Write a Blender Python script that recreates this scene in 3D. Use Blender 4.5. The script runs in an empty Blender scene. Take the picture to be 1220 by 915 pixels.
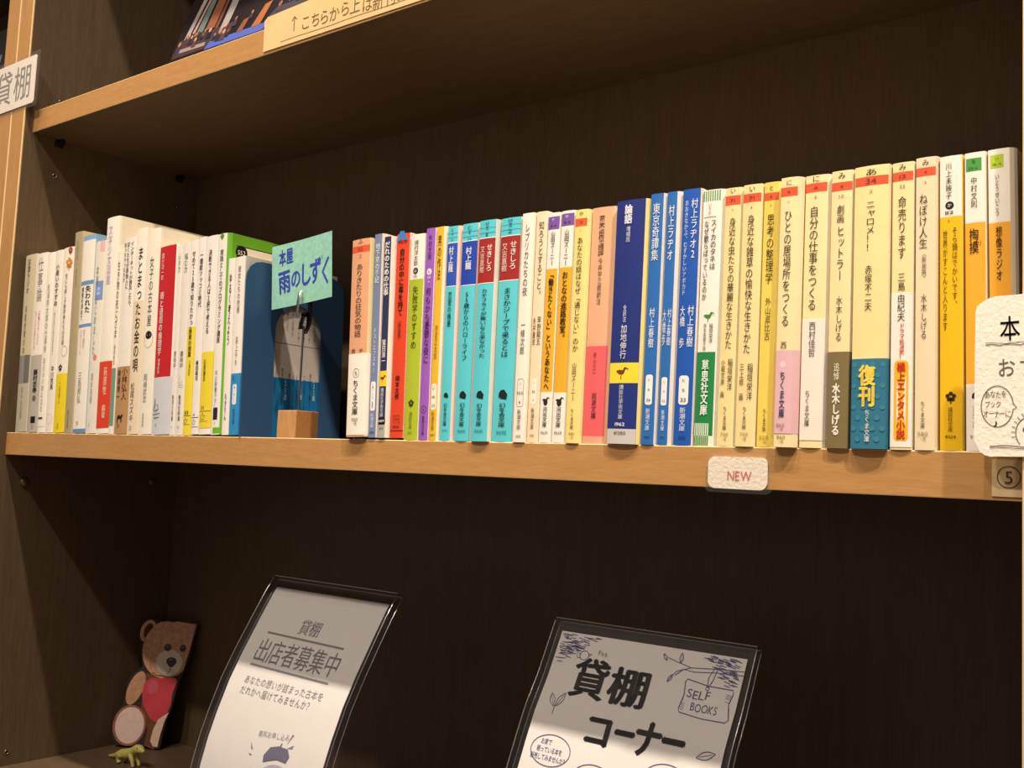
import bpy, math, random
from mathutils import Matrix, Vector
random.seed(7)
SC = bpy.context.scene
COL = SC.collection

# ------------------------------------------------------------------ camera, world, lamps, exposure
cam_data = bpy.data.cameras.new('camera')
cam = bpy.data.objects.new('camera', cam_data)
COL.objects.link(cam)
cam_data.sensor_fit = 'HORIZONTAL'
cam_data.sensor_width = 36.0
cam_data.lens = 1234.31 * 36.0 / 1220.0
cam_data.clip_start = 0.01
_r = Vector((0.78898981, 0.61285068, 0.04369347))
_u = Vector((0.01895886, -0.09536546, 0.99526177))
_b = Vector((0.61411370, -0.78442302, -0.08686133))
_m = Matrix((_r, _u, _b)).transposed().to_4x4()
_m.translation = Vector((1.08646, -0.53232, -0.02083))
cam.matrix_world = _m
SC.camera = cam

world = bpy.data.worlds.new('room_ambient')
SC.world = world
world.use_nodes = True
world.node_tree.nodes['Background'].inputs[0].default_value = (1.0, 0.86, 0.72, 1)
world.node_tree.nodes['Background'].inputs[1].default_value = 0.27

SC.view_settings.view_transform = 'Standard'
SC.view_settings.look = 'None'
SC.view_settings.gamma = 1.0
SC.view_settings.use_curve_mapping = False
SC.view_settings.exposure = -0.11
SC.cycles.max_bounces = 8
SC.cycles.transparent_max_bounces = 16
SC.cycles.caustics_reflective = False
SC.cycles.caustics_refractive = False

LAMP_COL = (1.0, 0.85, 0.71)
def spot(name, loc, aim, power, radius, angle, blend=0.5, col=LAMP_COL):
    l = bpy.data.lights.new(name, 'SPOT')
    l.energy = power; l.color = col; l.shadow_soft_size = radius
    l.spot_size = math.radians(angle); l.spot_blend = blend
    o = bpy.data.objects.new(name, l); COL.objects.link(o)
    o.location = loc
    o.rotation_euler = (Vector(aim) - Vector(loc)).to_track_quat('-Z', 'Y').to_euler()
    return o
# a row of ceiling downlights close to the bookcase, its leftmost an added fill for the shaded tag, and a second row across the aisle
for x, p in ((-0.30, 38), (0.30, 68), (0.90, 92), (1.60, 200)):
    spot('downlight_and_fill', (x, -0.45, 1.70), (x - 0.05, 0.0, 0.0), p, 0.026, 75)
for x, p in ((0.15, 48), (0.75, 52)):
    spot('aisle_downlight', (x, -1.15, 1.52), (x + 0.1, 0.1, 0.0), p, 0.03, 75)

# ------------------------------------------------------------------ materials
def lin(h):
    c = [int(h[i:i+2], 16) / 255 for i in (0, 2, 4)]
    return tuple(v / 12.92 if v <= 0.04045 else ((v + 0.055) / 1.055) ** 2.4 for v in c) + (1.0,)
MC = {}
def pmat(h, rough=0.5, metal=0.0, spec=0.4, grain=0.03, scale=400.0):
    key = (h, rough, metal, spec, grain, scale)
    if key in MC: return MC[key]
    m = bpy.data.materials.new('paint_' + h); m.use_nodes = True
    nt = m.node_tree; b = nt.nodes['Principled BSDF']
    b.inputs['Roughness'].default_value = rough
    b.inputs['Metallic'].default_value = metal
    b.inputs['Specular IOR Level'].default_value = spec
    c = lin(h)
    if grain:
        tc = nt.nodes.new('ShaderNodeTexCoord'); nz = nt.nodes.new('ShaderNodeTexNoise')
        nz.inputs['Scale'].default_value = scale; nz.inputs['Detail'].default_value = 3
        rp = nt.nodes.new('ShaderNodeValToRGB')
        rp.color_ramp.elements[0].position = 0.3; rp.color_ramp.elements[1].position = 0.7
        rp.color_ramp.elements[0].color = tuple(v * (1 - grain) for v in c[:3]) + (1,)
        rp.color_ramp.elements[1].color = tuple(min(1, v * (1 + grain)) for v in c[:3]) + (1,)
        nt.links.new(tc.outputs['Object'], nz.inputs['Vector'])
        nt.links.new(nz.outputs['Fac'], rp.inputs['Fac'])
        nt.links.new(rp.outputs['Color'], b.inputs['Base Color'])
    else:
        b.inputs['Base Color'].default_value = c
    MC[key] = m
    return m
def ink(h): return pmat(h, 0.6, 0, 0.2, 0)
def wood(name, dark, light, stretch, scale=9.0, rough=0.5, spec=0.3, bump=0.05, fine=0.5):
    m = bpy.data.materials.new(name); m.use_nodes = True
    nt = m.node_tree; b = nt.nodes['Principled BSDF']
    b.inputs['Roughness'].default_value = rough
    b.inputs['Specular IOR Level'].default_value = spec
    tc = nt.nodes.new('ShaderNodeTexCoord'); mp = nt.nodes.new('ShaderNodeMapping')
    mp.inputs['Scale'].default_value = stretch
    n1 = nt.nodes.new('ShaderNodeTexNoise'); n1.inputs['Scale'].default_value = scale; n1.inputs['Detail'].default_value = 8
    n1.inputs['Roughness'].default_value = 0.65
    n2 = nt.nodes.new('ShaderNodeTexNoise'); n2.inputs['Scale'].default_value = scale * 4.5; n2.inputs['Detail'].default_value = 4
    mx = nt.nodes.new('ShaderNodeMix'); mx.data_type = 'FLOAT'; mx.inputs[0].default_value = fine
    rp = nt.nodes.new('ShaderNodeValToRGB')
    rp.color_ramp.elements[0].position = 0.32; rp.color_ramp.elements[1].position = 0.68
    rp.color_ramp.elements[0].color = lin(dark); rp.color_ramp.elements[1].color = lin(light)
    bp = nt.nodes.new('ShaderNodeBump'); bp.inputs['Strength'].default_value = bump; bp.inputs['Distance'].default_value = 0.001
    L = nt.links.new
    L(tc.outputs['Object'], mp.inputs['Vector']); L(mp.outputs['Vector'], n1.inputs['Vector']); L(mp.outputs['Vector'], n2.inputs['Vector'])
    L(n1.outputs['Fac'], mx.inputs[2]); L(n2.outputs['Fac'], mx.inputs[3])
    L(mx.outputs[0], rp.inputs['Fac']); L(rp.outputs['Color'], b.inputs['Base Color'])
    L(mx.outputs[0], bp.inputs['Height']); L(bp.outputs['Normal'], b.inputs['Normal'])
    return m
DARK_V = wood('dark_laminate_upright', '54442f', '6a5640', (14, 14, 1.0))
DARK_H = wood('dark_laminate_board', '54442f', '6a5640', (1.0, 14, 14))
BEECH_H = wood('beech_edge_long', 'ad7d45', 'c4955b', (2.5, 30, 30), 8, 0.45, 0.4, 0.04)
BEECH_V = wood('beech_edge_upright', 'ad7d45', 'c4955b', (30, 30, 2.5), 8, 0.45, 0.4, 0.04)
CUBE_W = wood('cube_front_grain', 'b98550', 'cf9f66', (20, 20, 3), 12, 0.5, 0.3)
CUBE_E = wood('cube_end_grain', 'a8703c', 'c08a52', (4, 30, 22), 14, 0.6, 0.2)
PLASTER = pmat('d9cdbb', 0.8, 0, 0.2, 0.05, 20)
FLOORM = wood('floor_boards', '6f5338', '8c6c4a', (1, 8, 8), 3)
PAGES = pmat('e6d7b6', 0.8, 0, 0.1, 0.08, 900)
METAL = pmat('a9a69f', 0.28, 1.0, 0.5, 0)
BLACKP = pmat('17140f', 0.3, 0, 0.5, 0)
STEEL_BLUE = pmat('33587f', 0.42, 0, 0.45, 0.02)
def acrylic():
    m = bpy.data.materials.new('clear_acrylic'); m.use_nodes = True
    nt = m.node_tree; nt.nodes.clear()
    o = nt.nodes.new('ShaderNodeOutputMaterial'); mx = nt.nodes.new('ShaderNodeMixShader')
    t = nt.nodes.new('ShaderNodeBsdfTransparent'); g = nt.nodes.new('ShaderNodeBsdfGlossy')
    t.inputs[0].default_value = (0.94, 0.94, 0.95, 1); g.inputs['Roughness'].default_value = 0.04
    ge = nt.nodes.new('ShaderNodeNewGeometry'); dt = nt.nodes.new('ShaderNodeVectorMath'); dt.operation = 'DOT_PRODUCT'
    nt.links.new(ge.outputs['Normal'], dt.inputs[0]); nt.links.new(ge.outputs['Incoming'], dt.inputs[1])
    def mth(op, a, b2):
        n = nt.nodes.new('ShaderNodeMath'); n.operation = op
        for i, q in enumerate((a, b2)):
            if q is None: continue
            if isinstance(q, (int, float)): n.inputs[i].default_value = q
            else: nt.links.new(q, n.inputs[i])
        return n.outputs[0]
    f5 = mth('POWER', mth('SUBTRACT', 1.0, mth('ABSOLUTE', dt.outputs['Value'], None)), 5.0)
    fr = mth('ADD', mth('MULTIPLY', f5, 0.96), 0.04)
    nt.links.new(fr, mx.inputs[0]); nt.links.new(t.outputs[0], mx.inputs[1]); nt.links.new(g.outputs[0], mx.inputs[2]); nt.links.new(mx.outputs[0], o.inputs[0])
    return m
ACRYL = acrylic()
POLISH = bpy.data.materials.new('polished_edge'); POLISH.use_nodes = True
_nt = POLISH.node_tree; _nt.nodes.clear()
_o = _nt.nodes.new('ShaderNodeOutputMaterial'); _x = _nt.nodes.new('ShaderNodeMixShader'); _t = _nt.nodes.new('ShaderNodeBsdfTransparent'); _g = _nt.nodes.new('ShaderNodeBsdfGlossy')
_g.inputs['Roughness'].default_value = 0.18; _g.inputs['Color'].default_value = (0.9, 0.9, 0.92, 1); _x.inputs[0].default_value = 0.5
_nt.links.new(_t.outputs[0], _x.inputs[1]); _nt.links.new(_g.outputs[0], _x.inputs[2]); _nt.links.new(_x.outputs[0], _o.inputs[0])

# ------------------------------------------------------------------ mesh helpers
class MB:
    """collects shapes (in metres) and links them as ONE mesh object"""
    def __init__(s): s.v = []; s.f = []; s.mi = []; s.mats = []; s.sm = []
    def m(s, mat):
        if mat not in s.mats: s.mats.append(mat)
        return s.mats.index(mat)
    def add(s, vs, fs, mat, smooth=False):
        k = len(s.v); i = s.m(mat); s.v.extend(vs)
        for f in fs:
            s.f.append([k + a for a in f]); s.mi.append(i); s.sm.append(smooth)
    def box(s, x0, x1, y0, y1, z0, z1, mat, ch=0.0):
        if ch <= 0:
            vs = [(x, y, z) for x in (x0, x1) for y in (y0, y1) for z in (z0, z1)]
            s.add(vs, [(0, 1, 3, 2), (4, 6, 7, 5), (0, 4, 5, 1), (2, 3, 7, 6), (0, 2, 6, 4), (1, 5, 7, 3)], mat)
        else:
            import bmesh
            bm = bmesh.new(); bmesh.ops.create_cube(bm, size=1)
            for v in bm.verts:
                v.co = ((x0 + x1) / 2 + v.co.x * (x1 - x0), (y0 + y1) / 2 + v.co.y * (y1 - y0), (z0 + z1) / 2 + v.co.z * (z1 - z0))
            bmesh.ops.bevel(bm, geom=bm.edges[:], offset=ch, segments=2, profile=0.5, affect='EDGES')
            bm.verts.index_update()
            s.add([v.co[:] for v in bm.verts], [[v.index for v in f.verts] for f in bm.faces], mat)
            bm.free()
    def poly(s, pts, mat): s.add([tuple(p) for p in pts], [tuple(range(len(pts)))], mat)
    def slab(s, front, back, mat, edge=None):
        n = len(front); vs = [tuple(p) for p in front] + [tuple(p) for p in back]
        s.add(vs, [tuple(range(n)), tuple(range(2 * n - 1, n - 1, -1))], mat)
        s.add(vs, [(i, i + n, (i + 1) % n + n, (i + 1) % n) for i in range(n)], edge or mat)
    def tube(s, pts, r, mat, n=10, caps=True):
        pts = [Vector(p) for p in pts]; rs = r if isinstance(r, (list, tuple)) else [r] * len(pts)
        vs = []; fs = []
        up = Vector((0.31, 0.83, 0.47)).normalized()
        for i, p in enumerate(pts):
            d = (pts[min(i + 1, len(pts) - 1)] - pts[max(i - 1, 0)]).normalized()
            a = d.cross(up).normalized(); b2 = d.cross(a)
            for k in range(n):
                t = 2 * math.pi * k / n
                vs.append(tuple(p + (a * math.cos(t) + b2 * math.sin(t)) * rs[i]))
        for i in range(len(pts) - 1):
            for k in range(n):
                fs.append((i * n + k, i * n + (k + 1) % n, (i + 1) * n + (k + 1) % n, (i + 1) * n + k))
        s.add(vs, fs, mat, True)
        if caps:
            q = (len(pts) - 1) * n
            s.add(vs, [tuple(range(n))[::-1], tuple(range(q, q + n))], mat)
    def build(s, name, parent=None):
        me = bpy.data.meshes.new(name)
        me.from_pydata(s.v, [], s.f)
        for m in s.mats: me.materials.append(m)
        me.polygons.foreach_set('material_index', s.mi)
        me.polygons.foreach_set('use_smooth', s.sm)
        me.update()
        o = bpy.data.objects.new(name, me); COL.objects.link(o)
        if parent: o.parent = parent
        return o
def tag(o, label=None, cat=None, group=None, kind=None):
    for k, v in (('label', label), ('category', cat), ('group', group), ('kind', kind)):
        if v: o[k] = v
    return o
def empty(name, loc=(0, 0, 0), rot=(0, 0, 0)):
    o = bpy.data.objects.new(name, None); COL.objects.link(o)
    o.location = loc; o.rotation_euler = rot; o.empty_display_size = 0.02
    return o

# ------------------------------------------------------------------ lettering: glyph outlines of the built-in font, kept as faces of the printed part
GL = {}
def load_glyphs(keys):
    keys = [k for k in keys if k not in GL and k not in ' \u3000']
    obs = []
    for ch in keys:
        c = bpy.data.curves.new('glyph', 'FONT'); c.body = ch; c.resolution_u = 3
        o = bpy.data.objects.new('glyph', c); COL.objects.link(o); obs.append(o)
    bpy.context.view_layer.update()
    dg = bpy.context.evaluated_depsgraph_get()
    for k, o in zip(keys, obs):
        ev = o.evaluated_get(dg); me = ev.to_mesh()
        GL[k] = ([(v.co.x, v.co.y) for v in me.vertices], [tuple(p.vertices) for p in me.polygons])
        ev.to_mesh_clear()
    for o in obs:
        c = o.data; bpy.data.objects.remove(o); bpy.data.curves.remove(c)
ROT = set('ー〜「」〈〉()（）…-')
SMALL = set('ょゅゃっぁぃぇぉッァィェォョャュ')
def glyph(mb, ch, bo, cx, cy, sx, sy, mat, mp, vert=False, rot=0.0):
    """one character centred on (cx, cy), em size sx x sy, mp maps 2D to 3D"""
    if ch not in GL: return
    vs, fs = GL[ch]
    if ord(ch) < 256:
        xs = [v[0] for v in vs]; ox = (min(xs) + max(xs)) / 2 if xs else 0.3; oy = 0.36
    else: ox, oy = 0.5, 0.36
    dx = dy = 0
    shifts = ((0, 0),) if not bo else ((-bo, 0), (bo, 0), (0, bo * .7), (0, -bo * .7))
    if vert and ch in '、。': dx, dy = 0.55, 0.5
    if vert and ch in SMALL: dx, dy = 0.1, 0.1
    cr, sr = math.cos(rot), math.sin(rot)
    for hx, hy in shifts:
        out = []
        for x, y in vs:
            x -= ox; y -= oy
            if vert and ch in ROT: x, y = y, -x
            x, y = (x + dx + hx) * sx, (y + dy + hy) * sy
            x, y = x * cr - y * sr, x * sr + y * cr
            out.append(mp(cx + x, cy + y))
        mb.add(out, fs, mat)
def vtext(mb, s, cx, y0, y1, sx, col, mp, bo=0.0):
    n = len(s); p = (y1 - y0) / n
    for i, ch in enumerate(s):
        glyph(mb, ch, bo, cx, y1 - p * (i + 0.5), sx, p * 1.04, ink(col), mp, True)
def htext(mb, s, cx, cy, w, col, mp, bo=0.0, hh=None, jit=0.0):
    ascii_ = all(ord(c) < 256 for c in s)
    n = len(s)
    if ascii_:
        adv = []
        for c in s:
            vs = GL.get(c, ([], []))[0]
            adv.append((max(v[0] for v in vs) - min(v[0] for v in vs) + 0.1) if vs else 0.35)
        sx = w / sum(adv); x = cx - w / 2
        for c, a in zip(s, adv):
            glyph(mb, c, bo, x + a * sx / 2, cy + jit * random.uniform(-1, 1) * sx, sx, hh or sx, ink(col), mp, False, jit * random.uniform(-1, 1))
            x += a * sx
    else:
        sx = w / n
        for i, c in enumerate(s):
            glyph(mb, c, bo, cx - w / 2 + sx * (i + 0.5), cy + jit * random.uniform(-1, 1) * sx, sx * (0.7 if ord(c) < 256 else 1.0), hh or sx, ink(col), mp, False, jit * random.uniform(-1, 1))
def disc(cx, cy, rx, ry, n=20): return [(cx + rx * math.cos(2 * math.pi * i / n), cy + ry * math.sin(2 * math.pi * i / n)) for i in range(n)]
def rrect(x0, x1, y0, y1, r, n=5):
    P = []
    for cx, cy, a in ((x1 - r, y1 - r, 0), (x0 + r, y1 - r, 90), (x0 + r, y0 + r, 180), (x1 - r, y0 + r, 270)):
        for i in range(n + 1):
            t = math.radians(a + 90 * i / n); P.append((cx + r * math.cos(t), cy + r * math.sin(t)))
    return P
def flat(mb, pts, col, mp): mb.poly([mp(x, y) for x, y in pts], ink(col))
def fan(mb, pts, col, mp):
    cx = sum(p[0] for p in pts) / len(pts); cy = sum(p[1] for p in pts) / len(pts); n = len(pts)
    mb.add([mp(*p) for p in pts] + [mp(cx, cy)], [(i, (i + 1) % n, n) for i in range(n)], ink(col))
def ringf(mb, cx, cy, rx, ry, w, col, mp, n=24):
    a = disc(cx, cy, rx, ry, n); b = disc(cx, cy, rx - w, ry - w, n)
    mb.add([mp(*p) for p in a + b], [(i, (i + 1) % n, (i + 1) % n + n, i + n) for i in range(n)], ink(col))
def stroke(mb, pts, w, col, mp):
    """a drawn pen line of width w through 2D points"""
    P = [Vector(p) for p in pts]; vs = []
    for i, p in enumerate(P):
        d = P[min(i + 1, len(P) - 1)] - P[max(i - 1, 0)]
        if d.length == 0: d = Vector((1, 0))
        d.normalize(); nn = Vector((-d.y, d.x)) * (w / 2)
        vs += [mp(*(p + nn)), mp(*(p - nn))]
    mb.add(vs, [(2 * i, 2 * i + 1, 2 * i + 3, 2 * i + 2) for i in range(len(P) - 1)], ink(col))
def mark(mb, kind, cx, cy, r, col, mp):
    if kind == 'flower':
        for k in range(5):
            a = math.radians(90 + 72 * k); flat(mb, disc(cx + r * 0.6 * math.cos(a), cy + r * 0.6 * math.sin(a), r * 0.38, r * 0.38, 10), col, mp)
        flat(mb, [(cx - r * .12, cy - r * 1.3), (cx + r * .12, cy - r * 1.3), (cx + r * .1, cy), (cx - r * .1, cy)], col, mp)
    elif kind == 'blob':
        flat(mb, [(cx - r, cy - r * .5), (cx - r * .2, cy - r * .9), (cx + r * .9, cy - r), (cx + r * 1.1, cy), (cx + r * .3, cy + r * .9), (cx - r * .5, cy + r * .8), (cx - r * .9, cy + r * .3)], col, mp)
    elif kind == 'bird':
        flat(mb, [(cx - r * 1.1, cy + r * .3), (cx - r * .4, cy - r * .3), (cx + r * .4, cy - r * .3), (cx + r * .9, cy + r * .9), (cx + r * .5, cy + r * .9), (cx + r * .2, cy + r * .4), (cx - r * .5, cy + r * .5)], col, mp)
        stroke(mb, [(cx, cy - r * .3), (cx - r * .1, cy - r * 1.1)], r * .16, col, mp)
        stroke(mb, [(cx + r * .6, cy + r * .85), (cx + r * 1.3, cy + r * .6)], r * .2, col, mp)
    elif kind == 'beast':
        flat(mb, [(cx - r, cy - r * .8), (cx - r * .7, cy - r * .8), (cx - r * .6, cy - r * .1), (cx + r * .3, cy - r * .1), (cx + r * .35, cy - r * .8), (cx + r * .65, cy - r * .8), (cx + r * .7, cy + r * .2), (cx + r * 1.1, cy + r * .7), (cx + r * .6, cy + r * .8), (cx + r * .2, cy + r * .4), (cx - r * .2, cy + r * .8), (cx - r * .8, cy + r * .5)], col, mp)
    elif kind == 'peak':
        flat(mb, [(cx - r * 1.3, cy - r * .9), (cx - r * .5, cy + r * .8), (cx + r * .4, cy + r * .8), (cx + r * 1.3, cy - r * .9), (cx + r * .3, cy - r * .9), (cx, cy - r * .2), (cx - r * .3, cy - r * .9)], col, mp)
    elif kind == 'star':
        P = []
        for k in range(10):
            a = math.radians(90 + 36 * k); q = r if k % 2 == 0 else r * .42; P.append((cx + q * math.cos(a), cy + q * math.sin(a)))
        stroke(mb, P + P[:1], r * .16, col, mp)
    elif kind == 'diamond':
        flat(mb, [(cx, cy + r), (cx + r * .8, cy), (cx, cy - r), (cx - r * .8, cy)], col, mp)
    elif kind == 'sketch':
        stroke(mb, [(cx - r * .5, cy + r * 2), (cx - r * .6, cy + r * .4), (cx - r, cy), (cx - r * .2, cy - r * .3), (cx + r * .6, cy), (cx + r * .3, cy + r * .8)], r * .14, col, mp)
        stroke(mb, [(cx - r, cy - r * .9), (cx + r, cy - r * .7), (cx + r * .8, cy - r * 1.4), (cx - r * .6, cy - r * 1.5)], r * .14, col, mp)

# ------------------------------------------------------------------ room shell and bookcases
WX, BACK, OPEN_TOP, BT, FRONT, LOW = 0.978, 0.210, 0.3229, 0.0231, -0.0105, -0.3458
FLOOR = -1.20
b = MB(); b.box(-2.5, 3.5, -3.2, 0.30, FLOOR - 0.05, FLOOR, FLOORM); tag(b.build('floor'), kind='structure')
b = MB(); b.box(-2.5, 3.5, 0.245, 0.30, FLOOR, 2.0, PLASTER); tag(b.build('wall_back'), kind='structure')

CORNER_GLINT = pmat('ecd09c', 0.4, 0, 0.4, 0.03)  # lighter tone paints the highlight line along the edge band corners
def paint_corner_glints(mb):
    k = mb.m(CORNER_GLINT)
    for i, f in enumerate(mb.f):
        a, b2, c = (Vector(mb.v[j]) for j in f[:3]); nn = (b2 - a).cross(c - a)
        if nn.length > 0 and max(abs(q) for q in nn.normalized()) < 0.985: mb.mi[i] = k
def panel(x0, x1, root, z0=FLOOR + 0.002, z1=1.03):
    b = MB(); b.box(x0, x1, FRONT + 0.0022, BACK, z0, z1, DARK_V); p = b.build('side_panel', root)
    e = MB(); e.box(x0, x1, FRONT, FRONT + 0.0022, z0, z1, BEECH_V, 0.0009); paint_corner_glints(e)
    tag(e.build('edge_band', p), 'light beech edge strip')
    return p
def board(z_top, x0, x1, root):
    b = MB(); b.box(x0 + 0.0006, x1 - 0.0006, 0.0012, BACK - 0.0005, z_top - BT, z_top, DARK_H); p = b.build('shelf_board', root)
    e = MB(); e.box(x0 + 0.0006, x1 - 0.0006, 0.0, 0.0012, z_top - BT, z_top, BEECH_H, 0.0005); paint_corner_glints(e)
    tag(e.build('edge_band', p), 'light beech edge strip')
    return p
case = empty('bookcase', (0, 0, 0))
tag(case, 'dark brown laminate bookcase with light beech front edges holding the long row of books', 'bookcase')
panel(-0.0275, 0.0, case); panel(WX, WX + 0.0275, case)
b = MB(); b.box(0.0, WX, BACK, BACK + 0.006, FLOOR + 0.002, 1.03, DARK_V); b.build('back_panel', case)
for z in (OPEN_TOP + BT + 0.323 + BT, OPEN_TOP + BT, 0.0, LOW, LOW - 0.37, LOW - 0.74): board(z, 0.0, WX, case)
def socket(y, z, r=0.0026):
    b = MB(); n = 16
    vs = []
    for rr, xx in ((r, 0.0002), (r * .95, 0.0006), (r * .72, 0.0006), (r * .62, 0.00025)):
        vs += [(xx, y + rr * math.cos(2 * math.pi * k / n), z + rr * math.sin(2 * math.pi * k / n)) for k in range(n)]
    fs = [(a * n + k, a * n + (k + 1) % n, (a + 1) * n + (k + 1) % n, (a + 1) * n + k) for a in range(3) for k in range(n)]
    b.add(vs, fs, METAL, True); b.add(vs[3 * n:], [tuple(range(n))], BLACKP)
    tag(b.build('pin_hole', case), 'small metal rimmed shelf pin hole')
for y in (0.0285, 0.180):
    for z in (0.2825, 0.3655, -0.3320): socket(y, z)
def pin(y, z):
    b = MB(); b.tube([(0.0002, y, z), (0.007, y, z)], 0.0026, BLACKP, 12); b.box(0.0002, 0.0022, y - 0.0048, y + 0.0048, z - 0.005, z + 0.0028, BLACKP, 0.0008)
    b.tube([(0.007, y, z), (0.0085, y, z)], 0.0036, BLACKP, 12)
    tag(b.build('shelf_pin', case), 'black shelf pin')
for y in (0.030, 0.182): pin(y, OPEN_TOP - 0.0040)
CAP = pmat('6a573a', 0.35, 0.3, 0.5, 0)
def cap(y, z):
    b = MB()
    pr = [(0.0, 0.0049), (0.0012, 0.0049), (0.0024, 0.0042), (0.003, 0.003), (0.0032, 0.0)]; n = 20; vs = []
    for xx, r in pr: vs += [(0.0001 + xx, y + r * math.cos(2 * math.pi * k / n), z + r * math.sin(2 * math.pi * k / n)) for k in range(n)]
    b.add(vs, [(a * n + k, a * n + (k + 1) % n, (a + 1) * n + (k + 1) % n, (a + 1) * n + k) for a in range(4) for k in range(n)], CAP, True)
    tag(b.build('screw_cap', case), 'round bronze brown screw cap')
cap(0.0235, -0.0515); cap(0.1765, -0.0480)

ncase = empty('bookcase', (-0.5, 0, 0))
tag(ncase, 'neighbouring dark bookcase cut off at the left edge behind the laminated tag', 'bookcase')
def shift(o): o.location.x += 0.5
shift(panel(-0.0560, -0.0285, ncase)); shift(panel(-0.80, -0.7725, ncase))
b = MB(); b.box(-0.80, -0.0285, BACK, BACK + 0.006, FLOOR + 0.002, 1.03, DARK_V); shift(b.build('back_panel', ncase))
for z in (OPEN_TOP + BT + 0.323 + BT, OPEN_TOP + BT, 0.0, LOW, LOW - 0.74): shift(board(z, -0.7725, -0.0560, ncase))

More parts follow.
